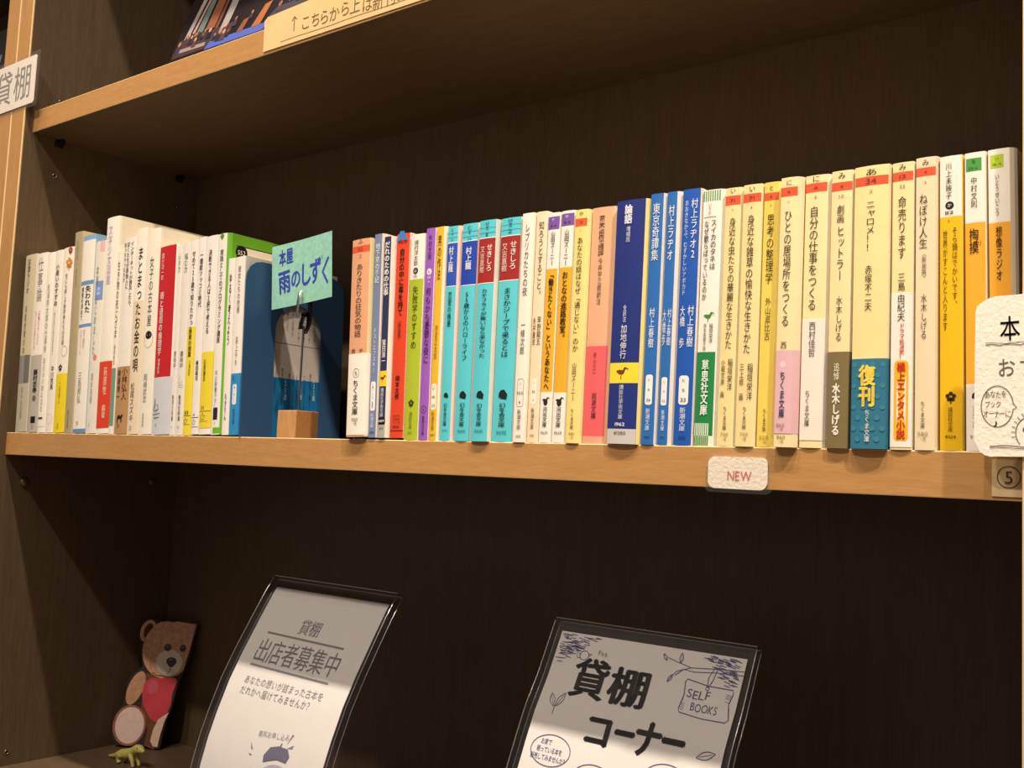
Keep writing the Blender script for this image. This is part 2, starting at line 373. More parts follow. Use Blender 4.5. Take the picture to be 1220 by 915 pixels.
# ------------------------------------------------------------------ the books (millimetres: name, label, left edge, spine width, thickness, height, depth, lean, overhang, lift, colours, bands, printing, paper band, cover printing)
BOOKS = [
 ('A1', 'grey beige hardback first at the left wall, dark picture low on its spine', 15.6, 22.64, 23.51, 187.0, 128, -2.44, 0, 0, 'c9bd9d', 'd8cdb0', [(80.1, 'c9bd9d'), (50.7, '8e8b80'), (0.0, 'b9b09a')], [('t', '深澤ラジオ', 0.42, 182.5, 145.1, 0.34, '4a443a', 0), ('t', '寺尾紗穂の本', 0.4, 132.7, 81.0, 0.2, '6b6455', 0), ('r', 0.55, 0.9, 50.7, 80.1, '6a6a66'), ('t', '日々の記録', 0.5, 47.2, 13.4, 0.2, '8a8474', 0)], None, None),
 ('A2', 'white hardback with a grey paper band and a small black square logo', 39.51, 20.71, 21.21, 186.4, 128, -2.43, 0, 0, 'f1e9da', 'f4ecdc', [], [('t', '仕事論', 0.5, 182.0, 134.6, 0.56, '8f8c88', 0), ('t', '「水曜どうでしょう」', 0.62, 127.6, 88.1, 0.2, 'c8414a', 0), ('t', 'カリスマ店員たちの', 0.3, 125.9, 85.5, 0.17, 'cf6a70', 0)], (0.0, 79.4, 'b9b0a2', 'b9b0a2', [('t', '藤村忠寿', 0.62, 64.5, 39.9, 0.42, '231c18', 0.02), ('d', 0.62, 34.6, 0.16, '6b665e', 1), ('r', 0.42, 0.82, 9.2, 16.2, '1c1a18'), ('t', 'ほぼ', 0.62, 8.3, 3.1, 0.2, '8a8478', 0)]), None),
 ('A3', 'white hardback with a pale grey green title, third from the left wall', 61.12, 14.95, 15.45, 185.4, 128, -2.42, 0, 0, 'f5efdf', 'f4ecdc', [], [('t', '松浦弥太郎の仕事術', 0.5, 152.4, 81.4, 0.36, '9a9c84', 0), ('t', '朝日の本棚にある', 0.5, 76.2, 20.8, 0.3, 'b0ad98', 0), ('r', 0.1, 0.6, 13.9, 15.6, '55504a')], (6.1, 55.4, 'f4eedf', 'f4eedf', [('t', 'いいこと', 0.45, 48.5, 20.8, 0.3, 'a5a296', 0), ('r', 0.1, 0.7, 13.4, 15.6, '45403a')]), None),
 ('A4', 'slim white hardback with bold black title, pale ring printed near the foot', 76.97, 14.19, 14.69, 186.1, 128, -2.42, 0, 0, 'f0e8da', 'f4ecdc', [], [('t', '小商いのすすめ', 0.5, 171.9, 128.1, 0.5, '3a3632', 0.015), ('t', '経済成長から縮小均衡の時代へ', 0.45, 122.0, 78.2, 0.2, '8f8a80', 0), ('t', '平川克美', 0.6, 67.0, 43.0, 0.42, '3a3632', 0.01), ('ring', 0.5, 13.8, 0.34, 'c8c2b6')], None, None),
 ('A5', 'white hardback with printed flowers at the top and a yellow band', 92.06, 20.16, 20.66, 187.2, 128, -2.41, 0, 0, 'f4ecdc', 'f6efe0', [], [('m', 'flower', 0.72, 184.1, 0.2, 'a8452e'), ('m', 'flower', 0.66, 170.9, 0.3, 'd98a2a'), ('t', '世にも美しき数学者たちの日常', 0.5, 160.3, 87.2, 0.26, '5c5650', 0), ('ring', 0.66, 81.2, 0.24, '5a2e24'), ('m', 'flower', 0.42, 65.0, 0.18, '3a352a')], (0.0, 59.1, 'f0d51e', 'f0d51e', [('t', '二宮敦人', 0.5, 50.6, 28.5, 0.22, 'a8922a', 0), ('t', '幻冬舎', 0.5, 9.8, 3.8, 0.22, 'a08a26', 0)]), None),
 ('A6', 'khaki hardback standing taller than the white books to its left', 113.12, 14.64, 15.14, 201.4, 140, -2.4, 0, 0, 'ada07c', 'c9b58c', [], [('t', '植草甚一の世界', 0.5, 192.5, 144.5, 0.22, 'b58e5e', 0), ('t', '晶文社出版', 0.5, 23.2, 4.6, 0.24, '8a7f62', 0)], None, None),
 ('A7', 'white hardback with blue brushed stripes across the spine', 128.66, 23.06, 23.56, 195.6, 128, -2.4, 0, 0, 'f3ecdd', '7fa8cf', [(190.6, '86aed4'), (0.0, 'f3ecdd')], [('r', 0, 1, 145.6, 149.8, '6e97c2'), ('r', 0, 1, 103.6, 106.9, '6e97c2'), ('t', '失われた', 0.66, 144.8, 117.3, 0.42, '2f2c2a', 0.02), ('t', '感覚を求めて', 0.24, 144.0, 110.7, 0.24, '4a4642', 0.01), ('t', '地方で出版社を', 0.55, 101.5, 82.4, 0.2, 'b4a69a', 0), ('t', 'するということ', 0.3, 101.5, 76.6, 0.2, 'c8aaa4', 0), ('t', '三島邦弘', 0.42, 59.9, 29.1, 0.34, '8f8c80', 0), ('t', '朝日', 0.4, 11.7, 7.5, 0.2, '8f8c80', 0), ('r', 0, 1, 0.0, 4.2, '6c90b8')], None, None),
 ('A8', 'white and pale green book with pink top corner and a blue picture on the spine', 152.62, 17.04, 17.54, 187.5, 128, -2.39, 0, 0, 'e9e3d2', 'f1eadb', [], [('r', 0.55, 1, 176.5, 187.5, 'e6b8bc'), ('r', 0.25, 1, 128.9, 147.7, '7d97cc'), ('d', 0.6, 137.9, 0.22, 'b9c8e6', 1), ('t', '本屋、はじめました', 0.42, 163.3, 75.5, 0.3, '8fa091', 0), ('d', 0.6, 73.0, 0.18, 'dd8a78', 1), ('t', '清水克衛', 0.45, 58.3, 28.7, 0.3, 'a8a596', 0), ('t', '三五館', 0.4, 11.5, 6.6, 0.2, 'b9b5a6', 0)], None, None),
 ('A9', 'tallest cream book, red band at its foot, pale cover showing above its neighbours', 170.56, 21.28, 22.03, 209.0, 148, -2.38, 0, 0, 'f6efe0', 'f5ecd4', [], [('t', '文学少女図鑑', 0.4, 201.3, 142.8, 0.38, 'b9b2d2', 0)], (5.3, 68.7, 'df3f22', 'df3f22', [('t', '萩原牧', 0.62, 63.0, 36.2, 0.3, 'f2c8b0', 0.02), ('t', '編著', 0.62, 27.2, 14.2, 0.3, 'f2c8b0', 0.02)]), [('t4', 20, 195, 26, 1.6, '9a8f80'), ('t4', 20, 188, 22, 1.6, 'a89c8c')]),
 ('A10', 'thin white book with a pale green strip low on the spine', 192.99, 7.82, 8.32, 173.9, 128, -2.38, 0, 0, 'f3ecdc', 'f3ecdc', [], [('t', '生き物の死にざま', 0.5, 164.3, 90.0, 0.6, '5a554c', 0), ('t', '稲垣栄洋', 0.5, 84.4, 64.4, 0.36, '7a756c', 0), ('r', 0.05, 0.95, 7.6, 62.0, '6f9d84'), ('t', '草思社文庫', 0.5, 57.2, 14.0, 0.2, 'a5c2b0', 0)], None, None),
 ('A11', 'white book with title in three columns and a brown kraft paper band', 201.71, 20.02, 20.52, 185.7, 128, -2.37, 0, 0, 'f2ebdd', 'f3ecdc', [], [('t', 'インターネットが普及したら、', 0.78, 181.3, 116.1, 0.25, '3a3632', 0.01), ('t', 'ぼくたちが原始人に', 0.48, 181.3, 136.0, 0.25, '3a3632', 0.01), ('t', '戻っちゃったわけ', 0.2, 181.3, 143.2, 0.22, '4a4642', 0.01)], (0.0, 62.8, 'b98f5e', 'b98f5e', [('t', '小林弘人', 0.72, 62.0, 31.0, 0.44, '3a2c20', 0), ('t', '柳瀬博一', 0.26, 60.4, 31.0, 0.32, '3a2c20', 0), ('m', 'beast', 0.5, 14.3, 0.24, '2a2018'), ('t', '晶文社', 0.4, 9.5, 5.6, 0.2, '4a3a2a', 0)]), None),
 ('A12', 'cream book with widely spaced black title, beige lower jacket', 222.63, 17.78, 18.28, 192.2, 128, -2.37, 0, 0, 'f6eedb', 'f3e6cc', [(123.6, 'f7f0dd'), (0.0, 'ecd9bb')], [('t', 'まとまったお金の唄', 0.55, 174.6, 56.9, 0.52, '35302a', 0.012), ('t', '松尾スズキ', 0.42, 47.5, 11.4, 0.44, '6a6258', 0), ('t', '白水社', 0.4, 8.2, 3.5, 0.24, '8a8072', 0)], None, None),
 ('A13', 'cream book with a small drawn head under its title', 241.31, 19.89, 20.43, 189.8, 128, -2.36, 0, 0, 'f6eedb', 'f6efdc', [(59.6, 'f6eedb'), (0.0, 'f3ecd9')], [('t', '女子の古本屋', 0.5, 163.4, 98.4, 0.38, '6a655c', 0), ('ring', 0.5, 86.0, 0.34, '5a554c'), ('d', 0.5, 90.6, 0.24, '1f1b18', 0.8), ('t', '岡崎武志', 0.45, 55.0, 28.7, 0.32, '7d776c', 0), ('t', '筑摩書房', 0.4, 19.4, 7.0, 0.18, '8a8478', 0)], None, None),
 ('A14', 'wide red book with white title and pale lower band', 262.15, 25.07, 27.89, 171.0, 128, -2.35, 0, 0, 'c51f26', 'f3ede2', [], [('t', '國分功一郎', 0.25, 164.9, 139.7, 0.2, 'f3d8d0', 0.01), ('t', '暇と退屈の倫理学', 0.3, 129.1, 71.2, 0.28, 'f8e6de', 0.012), ('t', '増補新版', 0.3, 68.2, 54.4, 0.16, 'f3d8d0', 0.01)], (0.0, 51.4, 'd2d3d8', 'd2d3d8', [('ring', 0.3, 24.7, 0.1, '5a5c66'), ('m', 'sketch', 0.3, 22.5, 0.2, '4a4c58'), ('t', '太田出版', 0.3, 10.3, 7.2, 0.1, '5a5c66', 0)]), None),
 ('A15', 'slim white paperback beside the wide red book, two word title at the top', 290.44, 7.43, 7.93, 169.6, 105, -2.35, 0, 0, 'f1ebe0', 'efe9df', [], [('t', '心の力', 0.5, 162.1, 144.9, 0.5, '5a554c', 0), ('t', '姜尚中', 0.5, 74.5, 58.8, 0.52, '55504a', 0), ('t', '集英社新書', 0.5, 35.6, 12.4, 0.4, '6a655c', 0), ('h', 'C', 0.5, 7.1, 0.3, '77726a', 0)], None, None),
 ('A16', 'slim white paperback second to the right of the wide red book', 298.77, 10.5, 11.0, 171.5, 105, -2.34, 0, 0, 'eee8dc', 'efe9df', [], [('t', '悩む力', 0.5, 161.4, 143.6, 0.5, '5a554c', 0), ('t', '姜尚中', 0.5, 74.2, 58.5, 0.52, '55504a', 0), ('t', '集英社新書', 0.5, 35.4, 12.3, 0.4, '6a655c', 0), ('h', 'C', 0.5, 7.1, 0.3, '77726a', 0), ('m', 'sketch', 0.5, 46.6, 0.3, 'b5b0a8')], None, None),
 ('A17', 'slim white paperback with a long yellow band, first of the pair marked with star logos', 310.16, 10.49, 10.99, 172.2, 105, -2.34, 0, 0, 'f4eee4', 'f1ebe2', [], [('t', 'せめて25歳で知りたかった', 0.5, 162.6, 90.1, 0.5, '35302c', 0.015)], (0.0, 94.9, 'f3df3c', 'f3df3c', [('t', '投資の授業', 0.5, 93.1, 68.0, 0.5, '3a3420', 0.015), ('t', '三田紀房', 0.6, 65.0, 51.7, 0.3, '5a5230', 0), ('h', '03', 0.45, 19.9, 0.6, '3a3420', 0.01), ('r', 0, 1, 16.8, 17.4, '4a4428'), ('m', 'star', 0.4, 12.6, 0.3, '8a8038'), ('r', 0.1, 0.9, 9.2, 9.6, '6a6230')]), None),
 ('A18', 'slim white paperback with black title between two yellow banded paperbacks', 321.56, 9.95, 10.45, 172.7, 105, -2.33, 0, 1.1, 'f3ede4', 'f1ebe2', [], [('t', '一億総ツッコミ時代', 0.5, 159.2, 110.0, 0.52, '35302c', 0.015), ('t', '槙田雄司', 0.55, 63.8, 46.2, 0.42, '35302c', 0.012), ('h', '4', 0.4, 16.9, 0.3, '4a4640', 0), ('r', 0, 1, 14.1, 14.7, '55504a'), ('m', 'star', 0.4, 10.3, 0.3, '8a867e'), ('r', 0.1, 1, 6.1, 6.6, '6a655e')], None, None),
 ('A19', 'white paperback with a short yellow band, widest of the yellow banded ones', 332.4, 15.97, 16.47, 172.3, 105, -2.33, 0, 1.1, 'f4eee5', 'f1ebe2', [], [('t', '決断できる人は2択で考える', 0.42, 160.3, 86.2, 0.34, '35302c', 0.015)], (5.5, 70.9, 'f1d93a', 'f1d93a', [('t', '石黒謙吾', 0.35, 64.4, 45.4, 0.26, '6a7030', 0.01), ('h', '31', 0.3, 22.9, 0.34, '8a803a', 0), ('r', 0, 1, 19.5, 20.0, '5a5430'), ('m', 'star', 0.35, 14.9, 0.24, '9a9040'), ('r', 0.1, 0.8, 10.9, 11.3, '8a8038')]), None),
 ('A20', 'white spined paperback with a bright green cover and a black number badge', 349.27, 11.92, 14.75, 172.5, 105, -2.33, 0, 1.1, 'f2ece2', '6fb52e', [], [('t', '実践としてのプログラミング講座', 0.5, 158.7, 77.7, 0.42, '35302c', 0.012), ('m', 'diamond', 0.45, 170.2, 0.3, '5a8a2a'), ('t', '中公新書ラクレ', 0.45, 54.6, 21.3, 0.34, '6f86b4', 0), ('r', 0.25, 0.75, 12.6, 22.8, '2a2826'), ('t', '552', 0.5, 11.2, 8.3, 0.2, '55504a', 0), ('r', 0.3, 1, 1.1, 6.1, '6fb52e')], None, [('rect', 9, 104, 10, 162, 'efe6d4'), ('rect', 8.4, 9.2, 10, 163, '1d1a18'), ('rect', 8.4, 104, 162, 162.8, '1d1a18'), ('disc', 13.5, 157, 6.2, '1a1817'), ('text', 13.5, 157, 8.6, '552', 'f4eee2')]),
 ('A21', 'short white paperback tucked in front of the green cover', 364.41, 8.72, 9.22, 149.7, 105, -2.32, 0, 1.1, 'f4eee4', 'f3ece0', [], [('t', 'ゆるく考えよう', 0.5, 136.7, 75.0, 0.44, '3a3632', 0.02), ('t', 'ちきりん', 0.5, 34.8, 11.8, 0.36, '3a3632', 0.01)], None, None),
 ('A22', 'white paperback with a blue lower band against the blue bookend', 374.03, 12.95, 13.45, 150, 103, -2.32, 0, 1.1, 'f4ede2', 'd9cfc4', [], [('t', '彼女たちの売春', 0.5, 142.3, 101.6, 0.34, '6a655c', 0), ('t', '荻上チキ', 0.5, 82.0, 56.8, 0.3, '77726a', 0)], (0.0, 51.2, '2f8fc6', '1f78ae', [('t', '新刊', 0.3, 49.1, 44.9, 0.22, '1d5a80', 0), ('rr', 0.28, 0.68, 25.2, 42.1, 'eef0ec'), ('t', 'お1011', 0.48, 41.4, 25.9, 0.2, '3a5a70', 0), ('t', '新潮文庫', 0.5, 21.7, 9.1, 0.26, '1d5a80', 0)]), [('vt', 42, 52, 142, 92, 2.4, '5a534c'), ('vt', 47, 57, 142, 92, 2.4, '6a635c'), ('vt', 53, 60, 120, 88, 2.2, '6a635c'), ('vt', 60, 60, 122, 84, 2.2, '77706a'), ('vt', 66, 66, 122, 84, 2.2, '77706a'), ('vt', 72, 72, 122, 84, 2.2, '77706a'), ('vt', 78, 72, 122, 84, 2.2, '77706a'), ('rect', 20, 102, 81, 81.5, '5a534c')]),
 ('B1', 'salmon paperback with a white paper band, first to the right of the mint card', 518.52, 19.24, 20.17, 148, 105, -1.93, 4, 1.2, 'e2a67e', 'e6d6a0', [], [('h', 'ふ', 0.5, 146.1, 0.3, '231c18', 0), ('r', 0, 1, 137.9, 142.9, 'dc5c34'), ('h', '50', 0.5, 140.4, 0.3, '9a4426', 0), ('h', 'コ', 0.5, 135.0, 0.2, 'a07a5e', 0), ('t', 'ありきたりの狂気の物語', 0.5, 129.3, 73.6, 0.4, '4a3426', 0), ('t', 'チ', 0.72, 65.3, 61.5, 0.3, '4a3426', 0), ('t', '青', 0.3, 65.3, 61.5, 0.3, '4a3426', 0)], (1.3, 61.5, 'f4eddd', 'f4eddd', [('ring', 0.5, 46.9, 0.17, '4a4640'), ('h', 'ち', 0.5, 46.9, 0.2, '4a4640', 0), ('t', 'ちくま文庫', 0.5, 41.9, 15.9, 0.36, '35302c', 0.01), ('h', '900', 0.5, 12.7, 0.36, '8a857c', 0), ('h', '+税', 0.5, 9.9, 0.24, '8a857c', 0)]), None),
 ('B2', 'slim slate blue paperback with white lettering and a white number box', 539.09, 7.99, 9.43, 151, 105, -1.66, 1, 1.2, '7585a8', 'e6d8cc', [], [('t', '地下室の手記', 0.5, 144.1, 113.9, 0.62, 'eef0f2', 0), ('t', 'ドストエフスキー', 0.5, 80.5, 47.2, 0.44, 'e4e8ee', 0), ('rr', 0.2, 0.8, 19.5, 40.9, 'f0efe8'), ('t', 'ト18', 0.5, 39.6, 20.8, 0.36, '4a4a4a', 0), ('t', '新潮文庫', 0.5, 17.6, 6.9, 0.46, 'dfe4ea', 0), ('h', '490', 0.5, 3.8, 0.6, '3a4258', 0)], None, None),
 ('B3', 'slim dark navy paperback with a small yellow bird panel on the spine', 548.92, 7.18, 9.8, 148, 105, -1.49, 1, 1.2, '2a3558', 'ecdccc', [], [('t', 'だれのための仕事', 0.5, 144.3, 103.8, 0.78, 'f0f0ee', 0.025), ('t', '鷲田清一', 0.5, 71.5, 53.5, 0.6, 'eceae6', 0.01), ('r', 0, 1, 37.3, 48.5, 'efcf22'), ('m', 'bird', 0.5, 42.9, 0.36, '7a3a1e'), ('t', '講談社学術文庫', 0.5, 36.1, 14.9, 0.5, 'd8dce4', 0), ('r', 0, 1, 9.9, 14.3, '14141c'), ('h', '1087', 0.5, 12.1, 0.86, 'eceae4', 0.01), ('r', 0, 1, 0.0, 9.3, 'a9aba2'), ('h', '760', 0.5, 6.8, 0.6, '5c5c58', 0)], None, None),
 ('B4', 'orange red paperback with a small blue peak at the top of the spine', 559.12, 13.45, 13.95, 149, 105, -1.26, -0.5, 1.2, 'de4626', 'efc9b8', [], [('m', 'peak', 0.45, 147.5, 0.32, '3f7fc4'), ('h', '青春文庫', 0.5, 142.8, 0.6, '5a1e14', 0), ('t', '自分の中に毒を持て', 0.5, 137.9, 88.0, 0.42, '2c1410', 0.02), ('t', '〈新装版〉', 0.5, 86.8, 69.0, 0.26, '5a1e14', 0), ('t', '岡本太郎', 0.5, 44.9, 27.7, 0.34, '3a1810', 0.012), ('h', 'ISBN978', 0.5, 16.0, 0.5, '7a2414', 0), ('h', 'C0195', 0.5, 13.5, 0.5, '7a2414', 0), ('h', '¥524円', 0.5, 11.1, 0.5, '7a2414', 0), ('h', '青春出版社', 0.5, 8.0, 0.5, '3a1810', 0), ('r', 0.05, 1, 5.0, 5.5, '2c1410')], None, None),
 ('B5', 'white topped paperback with a yellow green lower spine', 573.48, 13.72, 14.22, 148, 105, -1.03, 0, 0, 'aebf2c', 'f0e8dc', [(115.1, 'f3ecdf'), (0.0, 'aebf2c')], [('t', '畑村洋太郎', 0.45, 143.7, 124.8, 0.34, '4a4640', 0), ('d', 0.45, 121.2, 0.18, '2a2826', 1), ('h', 'は', 0.45, 121.2, 0.2, 'f0ebe0', 0), ('h', '12', 0.45, 117.5, 0.26, '4a4640', 0), ('t', '失敗学のすすめ', 0.5, 110.2, 64.4, 0.44, '3c4414', 0), ('m', 'flower', 0.5, 26.0, 0.2, '3a4416'), ('t', '講談社文庫', 0.5, 19.9, 7.7, 0.26, '6a7820', 0), ('h', '552', 0.5, 5.2, 0.3, '6a7820', 0)], None, None),
 ('B6', 'slim purple paperback with a white round badge', 588.1, 8.94, 9.44, 151, 105, -0.83, 0, 0, '9a5fc0', 'e8d8e2', [], [('t', '中村文則', 0.5, 146.2, 128.0, 0.4, '2c1a3c', 0), ('d', 0.5, 119.5, 0.26, 'f0e8ee', 1), ('h', 'な', 0.5, 119.5, 0.3, '7a4aa0', 0), ('h', '34', 0.5, 115.3, 0.4, 'ece0f0', 0), ('h', '5', 0.5, 112.3, 0.2, 'ece0f0', 0), ('t', '何もかも憂鬱な夜に', 0.5, 108.0, 53.6, 0.6, '241432', 0), ('ring', 0.5, 21.5, 0.28, '3a2250'), ('h', 'S', 0.5, 21.5, 0.26, '3a2250', 0), ('t', '集英社文庫', 0.5, 17.3, 3.4, 0.34, '3a2250', 0)], None, None),
 ('B7', 'slim golden yellow paperback with a white number label', 597.94, 6.97, 9.45, 151, 105, -0.71, 0, 0, 'e9b92c', 'f0e2cc', [], [('t', '男の作法', 0.5, 145.0, 112.4, 0.56, '3a2e14', 0), ('t', '池波正太郎', 0.5, 81.1, 56.4, 0.46, '9a6a1e', 0), ('rr', 0.15, 0.85, 21.5, 39.5, 'f3ecd8'), ('t', 'い', 0.5, 38.9, 34.7, 0.4, '4a4230', 0), ('h', '16', 0.5, 30.5, 0.46, '4a4230', 0), ('h', '22', 0.5, 24.5, 0.46, '4a4230', 0), ('t', '新潮文庫', 0.5, 20.2, 7.0, 0.46, '8a6a1e', 0), ('h', '400', 0.5, 4.0, 0.6, '6a5420', 0)], None, None),
 ('B8', 'turquoise paperback with a blue name block, slimmer of the two', 607.79, 9.81, 12.88, 150, 105, -0.55, 0, 0, '5acbd6', 'e9c9bc', [], [('h', 'む', 0.5, 147.3, 0.3, '2a7c84', 0), ('h', '1', 0.5, 144.4, 0.2, '2a7c84', 0), ('h', '27', 0.5, 140.2, 0.26, '2a7c84', 0), ('r', 0, 1, 144.6, 145.0, '2f9098'), ('r', 0, 1, 141.7, 142.0, '2f9098'), ('r', 0, 1, 107.0, 138.6, 'd8ecea'), ('r', 0, 1, 107.7, 137.9, '2c55b8'), ('t', '村上龍', 0.45, 135.5, 117.2, 0.5, 'f0f2f4', 0.015), ('t', '恋愛の格差', 0.5, 103.6, 78.7, 0.4, '1c2c30', 0.006), ('m', 'blob', 0.5, 31.4, 0.2, '1c2426'), ('t', '幻冬舎文庫', 0.5, 26.0, 10.1, 0.36, '1c2c30', 0.008), ('h', '¥495', 0.5, 7.1, 0.5, '2f7c84', 0)], None, None),
 ('B9', 'turquoise paperback with a blue name block, wider of the two', 621.07, 14.27, 15.82, 150, 105, -0.34, 0.5, 0, '5acbd6', 'e9c9bc', [], [('h', 'む', 0.5, 146.8, 0.3, '2a7c84', 0), ('h', '1', 0.5, 143.9, 0.2, '2a7c84', 0), ('h', '34', 0.5, 139.2, 0.26, '2a7c84', 0), ('r', 0, 1, 144.1, 144.5, '2f9098'), ('r', 0, 1, 140.6, 141.0, '2f9098'), ('r', 0, 1, 106.5, 138.2, 'd8ecea'), ('r', 0, 1, 107.2, 137.5, '2346b0'), ('t', '村上龍', 0.5, 133.4, 117.6, 0.42, 'f0f2f4', 0.02), ('t', '55歳からのハローライフ', 0.5, 102.5, 54.7, 0.4, '1c2c30', 0.006), ('m', 'blob', 0.5, 31.4, 0.2, '1c2426'), ('t', '幻冬舎文庫', 0.5, 26.1, 9.8, 0.36, '1c2c30', 0.008), ('h', '¥600', 0.5, 6.9, 0.5, '2f7c84', 0)], None, None),
 ('B10', 'turquoise paperback with a dark red name block, nearer the mint card', 637.29, 14.72, 15.95, 150, 105, -0.14, 2.2, 0, '5acbd6', 'dcd3c4', [], [('h', 'せ', 0.5, 147.1, 0.3, '2a7c84', 0), ('h', '5', 0.5, 144.3, 0.2, '2a7c84', 0), ('h', '1', 0.5, 140.2, 0.26, '2a7c84', 0), ('r', 0, 1, 144.5, 144.8, '2f9098'), ('r', 0, 1, 141.0, 141.4, '2f9098'), ('r', 0, 1, 106.3, 138.1, 'd8ecea'), ('r', 0, 1, 106.9, 137.4, 'a02c28'), ('t', 'せきしろ', 0.7, 133.4, 114.4, 0.36, 'f4e4dc', 0.015), ('t', '又吉直樹', 0.28, 132.2, 113.8, 0.32, 'f0d8d0', 0.006), ('t', 'カキフライが無いなら来なかった', 0.5, 102.9, 55.9, 0.4, '1c2c30', 0.006), ('m', 'blob', 0.5, 31.2, 0.2, '1c2426'), ('t', '幻冬舎文庫', 0.5, 25.4, 9.9, 0.36, '1c2c30', 0.008), ('h', '¥600', 0.5, 7.1, 0.5, '2f7c84', 0)], None, None),
 ('B11', 'turquoise paperback with a dark red name block, next to the white novel', 653.64, 17.36, 18.37, 150, 105, 0.06, 0, 0, '5acbd6', 'dcd3c4', [], [('h', 'せ', 0.5, 147.7, 0.3, '2a7c84', 0), ('h', '5', 0.5, 144.9, 0.2, '2a7c84', 0), ('h', '2', 0.5, 140.9, 0.26, '2a7c84', 0), ('r', 0, 1, 145.1, 145.4, '2f9098'), ('r', 0, 1, 141.7, 142.0, '2f9098'), ('r', 0, 1, 107.1, 138.1, 'd8ecea'), ('r', 0, 1, 107.8, 137.5, 'a02c28'), ('t', 'せきしろ', 0.7, 134.0, 114.6, 0.36, 'f4e4dc', 0.015), ('t', '又吉直樹', 0.28, 132.9, 113.5, 0.32, 'f0d8d0', 0.006), ('t', 'まさかジープで来るとは', 0.5, 102.7, 55.9, 0.4, '1c2c30', 0.006), ('m', 'blob', 0.5, 31.4, 0.2, '1c2426'), ('t', '幻冬舎文庫', 0.5, 25.7, 9.7, 0.36, '1c2c30', 0.008), ('h', '¥690', 0.5, 6.3, 0.5, '2f7c84', 0)], None, None),
 ('B12', 'white paperback with katakana title to the right of the turquoise row', 672.41, 9.85, 10.35, 151, 105, 0.21, 1, 0, 'f4ecdc', 'f1e4cd', [], [('t', 'レプリカたちの夜', 0.5, 143.9, 95.5, 0.46, '4a4640', 0), ('t', '一條次郎', 0.5, 79.2, 56.8, 0.42, '4a4640', 0), ('ro', 0.24, 0.76, 23.0, 41.0, '5a554c'), ('h', 'い', 0.5, 38.0, 0.18, '4a4640', 0), ('h', '133', 0.5, 32.0, 0.48, '4a4640', 0), ('h', '1', 0.5, 26.0, 0.18, '4a4640', 0), ('t', '新潮文庫', 0.5, 21.4, 7.9, 0.36, '5a554c', 0), ('h', '550', 0.5, 3.9, 0.42, '5a554c', 0)], None, None),
 ('B13', 'pale peach paperback with two author names in the second half of the spine', 683.16, 8.55, 9.05, 151, 105, 0.3, 0, 0, 'f1dcb8', 'f3e6d0', [], [('t', '知ろうとすること。', 0.55, 144.4, 93.4, 0.56, '4a3c2c', 0), ('t', '早野龍五', 0.72, 81.7, 62.8, 0.4, '4a3c2c', 0), ('t', '糸井重里', 0.28, 81.2, 62.8, 0.36, '6a5a46', 0), ('rr', 0.24, 0.76, 24.5, 41.2, 'f7eeda'), ('h', 'い', 0.5, 38.4, 0.18, '5a4c3a', 0), ('h', '36', 0.5, 32.9, 0.33, '5a4c3a', 0), ('h', '7', 0.5, 27.3, 0.18, '5a4c3a', 0), ('t', '新潮文庫', 0.5, 22.3, 8.4, 0.36, '6a5a46', 0), ('h', '430', 0.5, 4.6, 0.42, '5a4c3a', 0)], None, None),
 ('B14', 'paperback with a purple tag, yellow middle and long bold title starting with a bracket', 692.61, 9.26, 9.76, 149, 105, 0.38, 0, 0, 'f2ecdf', 'f2ecdf', [(112.1, 'f2ecdf'), (32.4, 'ecb02c'), (0.0, 'f2ecdf')], [('r', 0.02, 0.98, 137.9, 146.4, '7a55a4'), ('h', 'や', 0.45, 144.2, 0.26, 'f0e0f4', 0), ('h', '11-4', 0.5, 140.4, 0.5, '3c2458', 0), ('t', '山田ズーニー', 0.5, 136.8, 114.3, 0.42, '35302c', 0.008), ('t', '「働きたくない」というあなたへ', 0.5, 111.0, 33.5, 0.5, '3a2c10', 0.025), ('m', 'bird', 0.5, 26.9, 0.26, '2a2624'), ('d', 0.5, 25.8, 0.18, '2a2624', 1.3), ('t', '河出文庫', 0.5, 23.0, 9.8, 0.4, '35302c', 0.01), ('h', '¥620', 0.5, 6.5, 0.6, '5a554c', 0)], None, None),
 ('B15', 'paperback with a purple tag, yellow middle and short bold title ending in a full stop', 702.77, 10.24, 11.01, 149, 105, 0.46, 0, 0, 'f2ecdf', 'f2ecdf', [(112.2, 'f2ecdf'), (31.9, 'ecb02c'), (0.0, 'f2ecdf')], [('r', 0.02, 0.98, 139.1, 147.2, '7a55a4'), ('h', 'や', 0.45, 145.0, 0.26, 'f0e0f4', 0), ('h', '11-4', 0.5, 141.5, 0.5, '3c2458', 0), ('t', '山田ズーニー', 0.5, 136.6, 113.3, 0.42, '35302c', 0.008), ('t', 'おとなの進路教室。', 0.5, 109.5, 64.5, 0.5, '3a2c10', 0.025), ('m', 'bird', 0.5, 26.5, 0.26, '2a2624'), ('d', 0.5, 25.4, 0.18, '2a2624', 1.3), ('t', '河出文庫', 0.5, 22.7, 9.7, 0.4, '35302c', 0.01), ('h', '¥620', 0.5, 6.5, 0.6, '5a554c', 0)], None, None),
